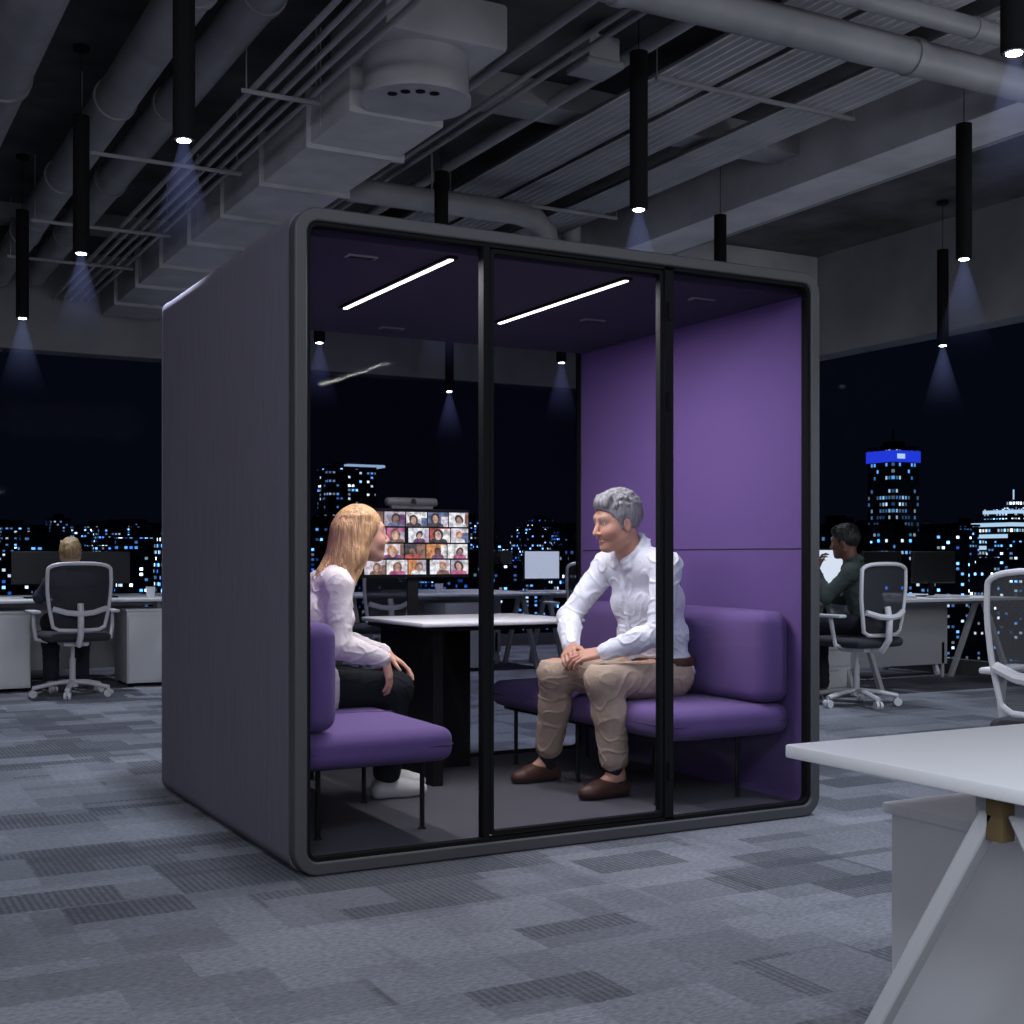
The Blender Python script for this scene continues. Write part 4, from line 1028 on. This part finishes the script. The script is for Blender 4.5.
# ------------------------------------------------------------------ city
def city_mat(name, thr=0.72, strength=2.5, cols=None, cw=2.4, chh=3.2, pwr=3.5, amb=0.12):
    m = bpy.data.materials.new(name); m.use_nodes = True; nt = m.node_tree; b = _bsdf(m); L = nt.links.new
    b.inputs['Base Color'].default_value = (0.004, 0.005, 0.012, 1); b.inputs['Roughness'].default_value = 0.8
    tc = nt.nodes.new('ShaderNodeTexCoord'); sp = nt.nodes.new('ShaderNodeSeparateXYZ'); L(tc.outputs['Object'], sp.inputs[0])
    def mth(op, a, bb=None, clamp=False):
        n = nt.nodes.new('ShaderNodeMath'); n.operation = op
        for i, q in enumerate((a, bb)):
            if q is None: continue
            if isinstance(q, (int, float)): n.inputs[i].default_value = q
            else: L(q, n.inputs[i])
        return n.outputs[0]
    oi = nt.nodes.new('ShaderNodeObjectInfo')
    hsum = mth('ADD', sp.outputs['X'], sp.outputs['Y'])
    hx = mth('DIVIDE', hsum, cw); hz = mth('DIVIDE', sp.outputs['Z'], chh)
    fx = mth('FLOOR', hx); fz = mth('FLOOR', hz)
    cb = nt.nodes.new('ShaderNodeCombineXYZ'); L(fx, cb.inputs[0]); L(fz, cb.inputs[1]); L(mth('MULTIPLY', oi.outputs['Random'], 91.0), cb.inputs[2])
    wn = nt.nodes.new('ShaderNodeTexWhiteNoise'); wn.noise_dimensions = '3D'; L(cb.outputs[0], wn.inputs['Vector'])
    lit_ = mth('GREATER_THAN', wn.outputs['Value'], thr)
    rx = mth('FRACT', hx); rz = mth('FRACT', hz)
    mk = mth('MULTIPLY', mth('MULTIPLY', mth('GREATER_THAN', rx, 0.2), mth('LESS_THAN', rx, 0.8)), mth('MULTIPLY', mth('GREATER_THAN', rz, 0.25), mth('LESS_THAN', rz, 0.75)))
    # window emission fades toward the lower storeys
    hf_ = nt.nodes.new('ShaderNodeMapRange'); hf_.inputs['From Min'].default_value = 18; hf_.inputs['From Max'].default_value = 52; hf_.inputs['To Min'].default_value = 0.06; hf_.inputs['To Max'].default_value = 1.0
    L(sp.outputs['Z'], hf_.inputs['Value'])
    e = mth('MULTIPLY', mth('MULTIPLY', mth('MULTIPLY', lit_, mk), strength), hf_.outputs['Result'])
    sc = nt.nodes.new('ShaderNodeSeparateColor'); L(wn.outputs['Color'], sc.inputs[0])
    bri = mth('ADD', mth('MULTIPLY', mth('POWER', sc.outputs[1], pwr), 2.0), amb)
    e = mth('MULTIPLY', e, bri)
    r = nt.nodes.new('ShaderNodeValToRGB'); r.color_ramp.interpolation = 'CONSTANT'
    cols = cols or [(0, (0.02, 0.11, 0.85)), (0.42, (0.04, 0.22, 0.95)), (0.72, (0.16, 0.44, 1.0)), (0.90, (0.70, 0.86, 1.0))]
    for i, (p, c) in enumerate(cols):
        el = r.color_ramp.elements[i] if i < 2 else r.color_ramp.elements.new(p)
        el.position = p; el.color = tuple(c)+(1,)
    L(sc.outputs[0], r.inputs['Fac']); L(r.outputs['Color'], b.inputs['Emission Color']); L(e, b.inputs['Emission Strength'])
    m.cycles.emission_sampling = 'NONE'
    return m
GZ = -60.0
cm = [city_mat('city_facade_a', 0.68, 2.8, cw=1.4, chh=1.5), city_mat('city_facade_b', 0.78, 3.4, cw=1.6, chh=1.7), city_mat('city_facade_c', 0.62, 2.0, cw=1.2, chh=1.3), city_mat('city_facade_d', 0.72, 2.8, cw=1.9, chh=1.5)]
dark = mat('city_roof', (0.006, 0.007, 0.014), 0.9)
def ground_mat():
    m = bpy.data.materials.new('city_ground'); m.use_nodes = True; nt = m.node_tree; b = _bsdf(m); L = nt.links.new
    b.inputs['Base Color'].default_value = (0.003, 0.004, 0.01, 1)
    tc = nt.nodes.new('ShaderNodeTexCoord'); v = nt.nodes.new('ShaderNodeTexVoronoi'); v.inputs['Scale'].default_value = 0.14; L(tc.outputs['Object'], v.inputs['Vector'])
    lt = nt.nodes.new('ShaderNodeMath'); lt.operation = 'LESS_THAN'; lt.inputs[1].default_value = 0.16; L(v.outputs['Distance'], lt.inputs[0])
    ml = nt.nodes.new('ShaderNodeMath'); ml.operation = 'MULTIPLY'; ml.inputs[1].default_value = 0.7; L(lt.outputs[0], ml.inputs[0])
    hs_ = nt.nodes.new('ShaderNodeValToRGB'); hs_.color_ramp.elements[0].color = (0.02, 0.1, 0.9, 1); hs_.color_ramp.elements[1].color = (0.5, 0.75, 1, 1)
    L(v.outputs['Color'], hs_.inputs['Fac']); L(hs_.outputs['Color'], b.inputs['Emission Color']); L(ml.outputs[0], b.inputs['Emission Strength'])
    m.cycles.emission_sampling = 'NONE'; return m
g = MB().box((-800, 15, -0.5), (1500, 1800, 0)).box((15, -800, -0.5), (1500, 15, 0)).obj('ground', ground_mat(), loc=(0, 0, GZ)); g['kind'] = 'structure'
rng = random.Random(5)
XM = [mat('sign_blue', (0, 0, 0), 0.5, emit=(0.02, 0.05, 0.8), estr=0.9), mat('roof_light_white', (0, 0, 0), 0.5, emit=(0.55, 0.78, 1.0), estr=0.9)]
for m_ in XM: m_.cycles.emission_sampling = 'NONE'
FOOT = []
def building(X, Y, w_, d_, top, mt, label='dark city tower with scattered lit windows at night', extra=None, check=True):
    x, y = cam2room(X, Y); hgt = top-GZ
    bb = (x-w_/2-1.5, x+w_/2+1.5, y-d_/2-1.5, y+d_/2+1.5)
    if check:
        for f in FOOT:
            if bb[0] < f[1] and bb[1] > f[0] and bb[2] < f[3] and bb[3] > f[2]: return False
    FOOT.append(bb)
    mb = MB(); mb.box((-w_/2, -d_/2, 0), (w_/2, d_/2, hgt)); 
    mb.box((-w_/2-0.3, -d_/2-0.3, hgt), (w_/2+0.3, d_/2+0.3, hgt+0.8), mi=1)
    mb.box((-w_*0.2, -d_*0.2, hgt+0.8), (w_*0.25, d_*0.2, hgt+3.0), mi=1)
    if extra: extra(mb, hgt)
    thing(mb, 'city_building', [mt, dark]+XM, label, 'building', loc=(x, y, GZ), group='night skyline buildings')
    return True
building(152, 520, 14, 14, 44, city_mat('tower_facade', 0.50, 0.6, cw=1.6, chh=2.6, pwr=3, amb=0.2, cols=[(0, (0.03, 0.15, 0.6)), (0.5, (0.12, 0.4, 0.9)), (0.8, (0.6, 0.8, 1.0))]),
         'tall office tower with blue illuminated sign band at the top', lambda mb, h_: (mb.box((-7.4, -7.4, h_-5.5), (7.4, 7.4, h_-1), mi=2), mb.box((-5.2, -7.6, h_-4.2), (-1.2, -7.3, h_-2.3), mi=3), mb.cyl((0, 0, h_+2), (0, 0, h_+8), 0.3, seg=6, mi=1)), check=False)
def ex2(mb, h_):
    for zz in (-16, -11, -6.5, -2.0): mb.box((-14.3, -11.3, h_+zz), (14.3, 11.3, h_+zz+1.5), mi=3)
    mb.box((-8, -8, h_), (9, 8, h_+5), mi=0); mb.box((-8.2, -8.2, h_+3.2), (9.2, 8.2, h_+4.6), mi=3); mb.box((-2, -3, h_+5), (3, 3, h_+9), mi=0); mb.cyl((0, 0, h_+9), (0, 0, h_+13), 0.3, seg=6, mi=3)
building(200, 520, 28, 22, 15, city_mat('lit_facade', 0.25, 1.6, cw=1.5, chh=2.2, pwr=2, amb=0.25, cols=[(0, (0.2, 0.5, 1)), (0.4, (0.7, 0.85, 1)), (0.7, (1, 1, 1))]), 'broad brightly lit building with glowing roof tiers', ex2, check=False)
building(-66, 520, 20, 12, 36, cm[1], 'broad dark tower with a thin lit roof edge', lambda mb, h_: mb.box((-2, -6.2, h_+0.8), (14, 5, h_+1.8), mi=3), check=False)
building(-80, 470, 9, 10, 26, cm[1], check=False)
placed = 0; tries = 0
while placed < 270 and tries < 9000:
    tries += 1
    Y = 300+620*rng.random()**0.7; X = rng.uniform(-0.46, 0.47)*Y
    zt = 1.1+rng.choice([rng.uniform(-45, 5), rng.uniform(5, 32), rng.uniform(-30, 20), rng.uniform(18, 38)])*Y/1304
    if building(X, Y, rng.uniform(6, 20)*Y/450, rng.uniform(6, 15)*Y/450, min(zt, 27), rng.choice(cm)): placed += 1

# ------------------------------------------------------------------ added off-frame fill lights
def area(name, loc, target, sx, sy, e, col):
    ld = bpy.data.lights.new(name, 'AREA'); ld.shape = 'RECTANGLE'; ld.size = sx; ld.size_y = sy; ld.energy = e; ld.color = col
    o = bpy.data.objects.new(name, ld); COL.objects.link(o); o.location = loc
    d = Vector(target)-Vector(loc); o.rotation_euler = d.to_track_quat('-Z', 'Y').to_euler(); return o
area('fill_light', (-2.0, -4.2, 4.1), (-1.0, -0.8, 0.0), 2.0, 1.5, 195, (0.84, 0.89, 1.0))  # added fill above the camera, brightens the foreground floor
area('fill_light', (-4.5, 1.0, 4.1), (-2.0, 1.5, 0.0), 1.5, 5, 90, (0.86, 0.88, 1.0))  # unseen fill added for the left side of the booth
area('fill_light', (3.2, -3.5, 4.1), (2.6, -1.0, 0.0), 3, 2, 75, (0.84, 0.89, 1.0))
area('ceiling_fill_light', (-1.5, -6.0, 1.8), (1.5, 4.0, 4.6), 4, 1, 66, (0.9, 0.93, 1.0))  # unseen lights added to lift the ceiling, not fixtures of the room
area('ceiling_fill_light', (6.9, -2.0, 1.8), (4.5, 4.0, 4.6), 2, 1, 56, (0.88, 0.92, 1.0))
print('DONE')
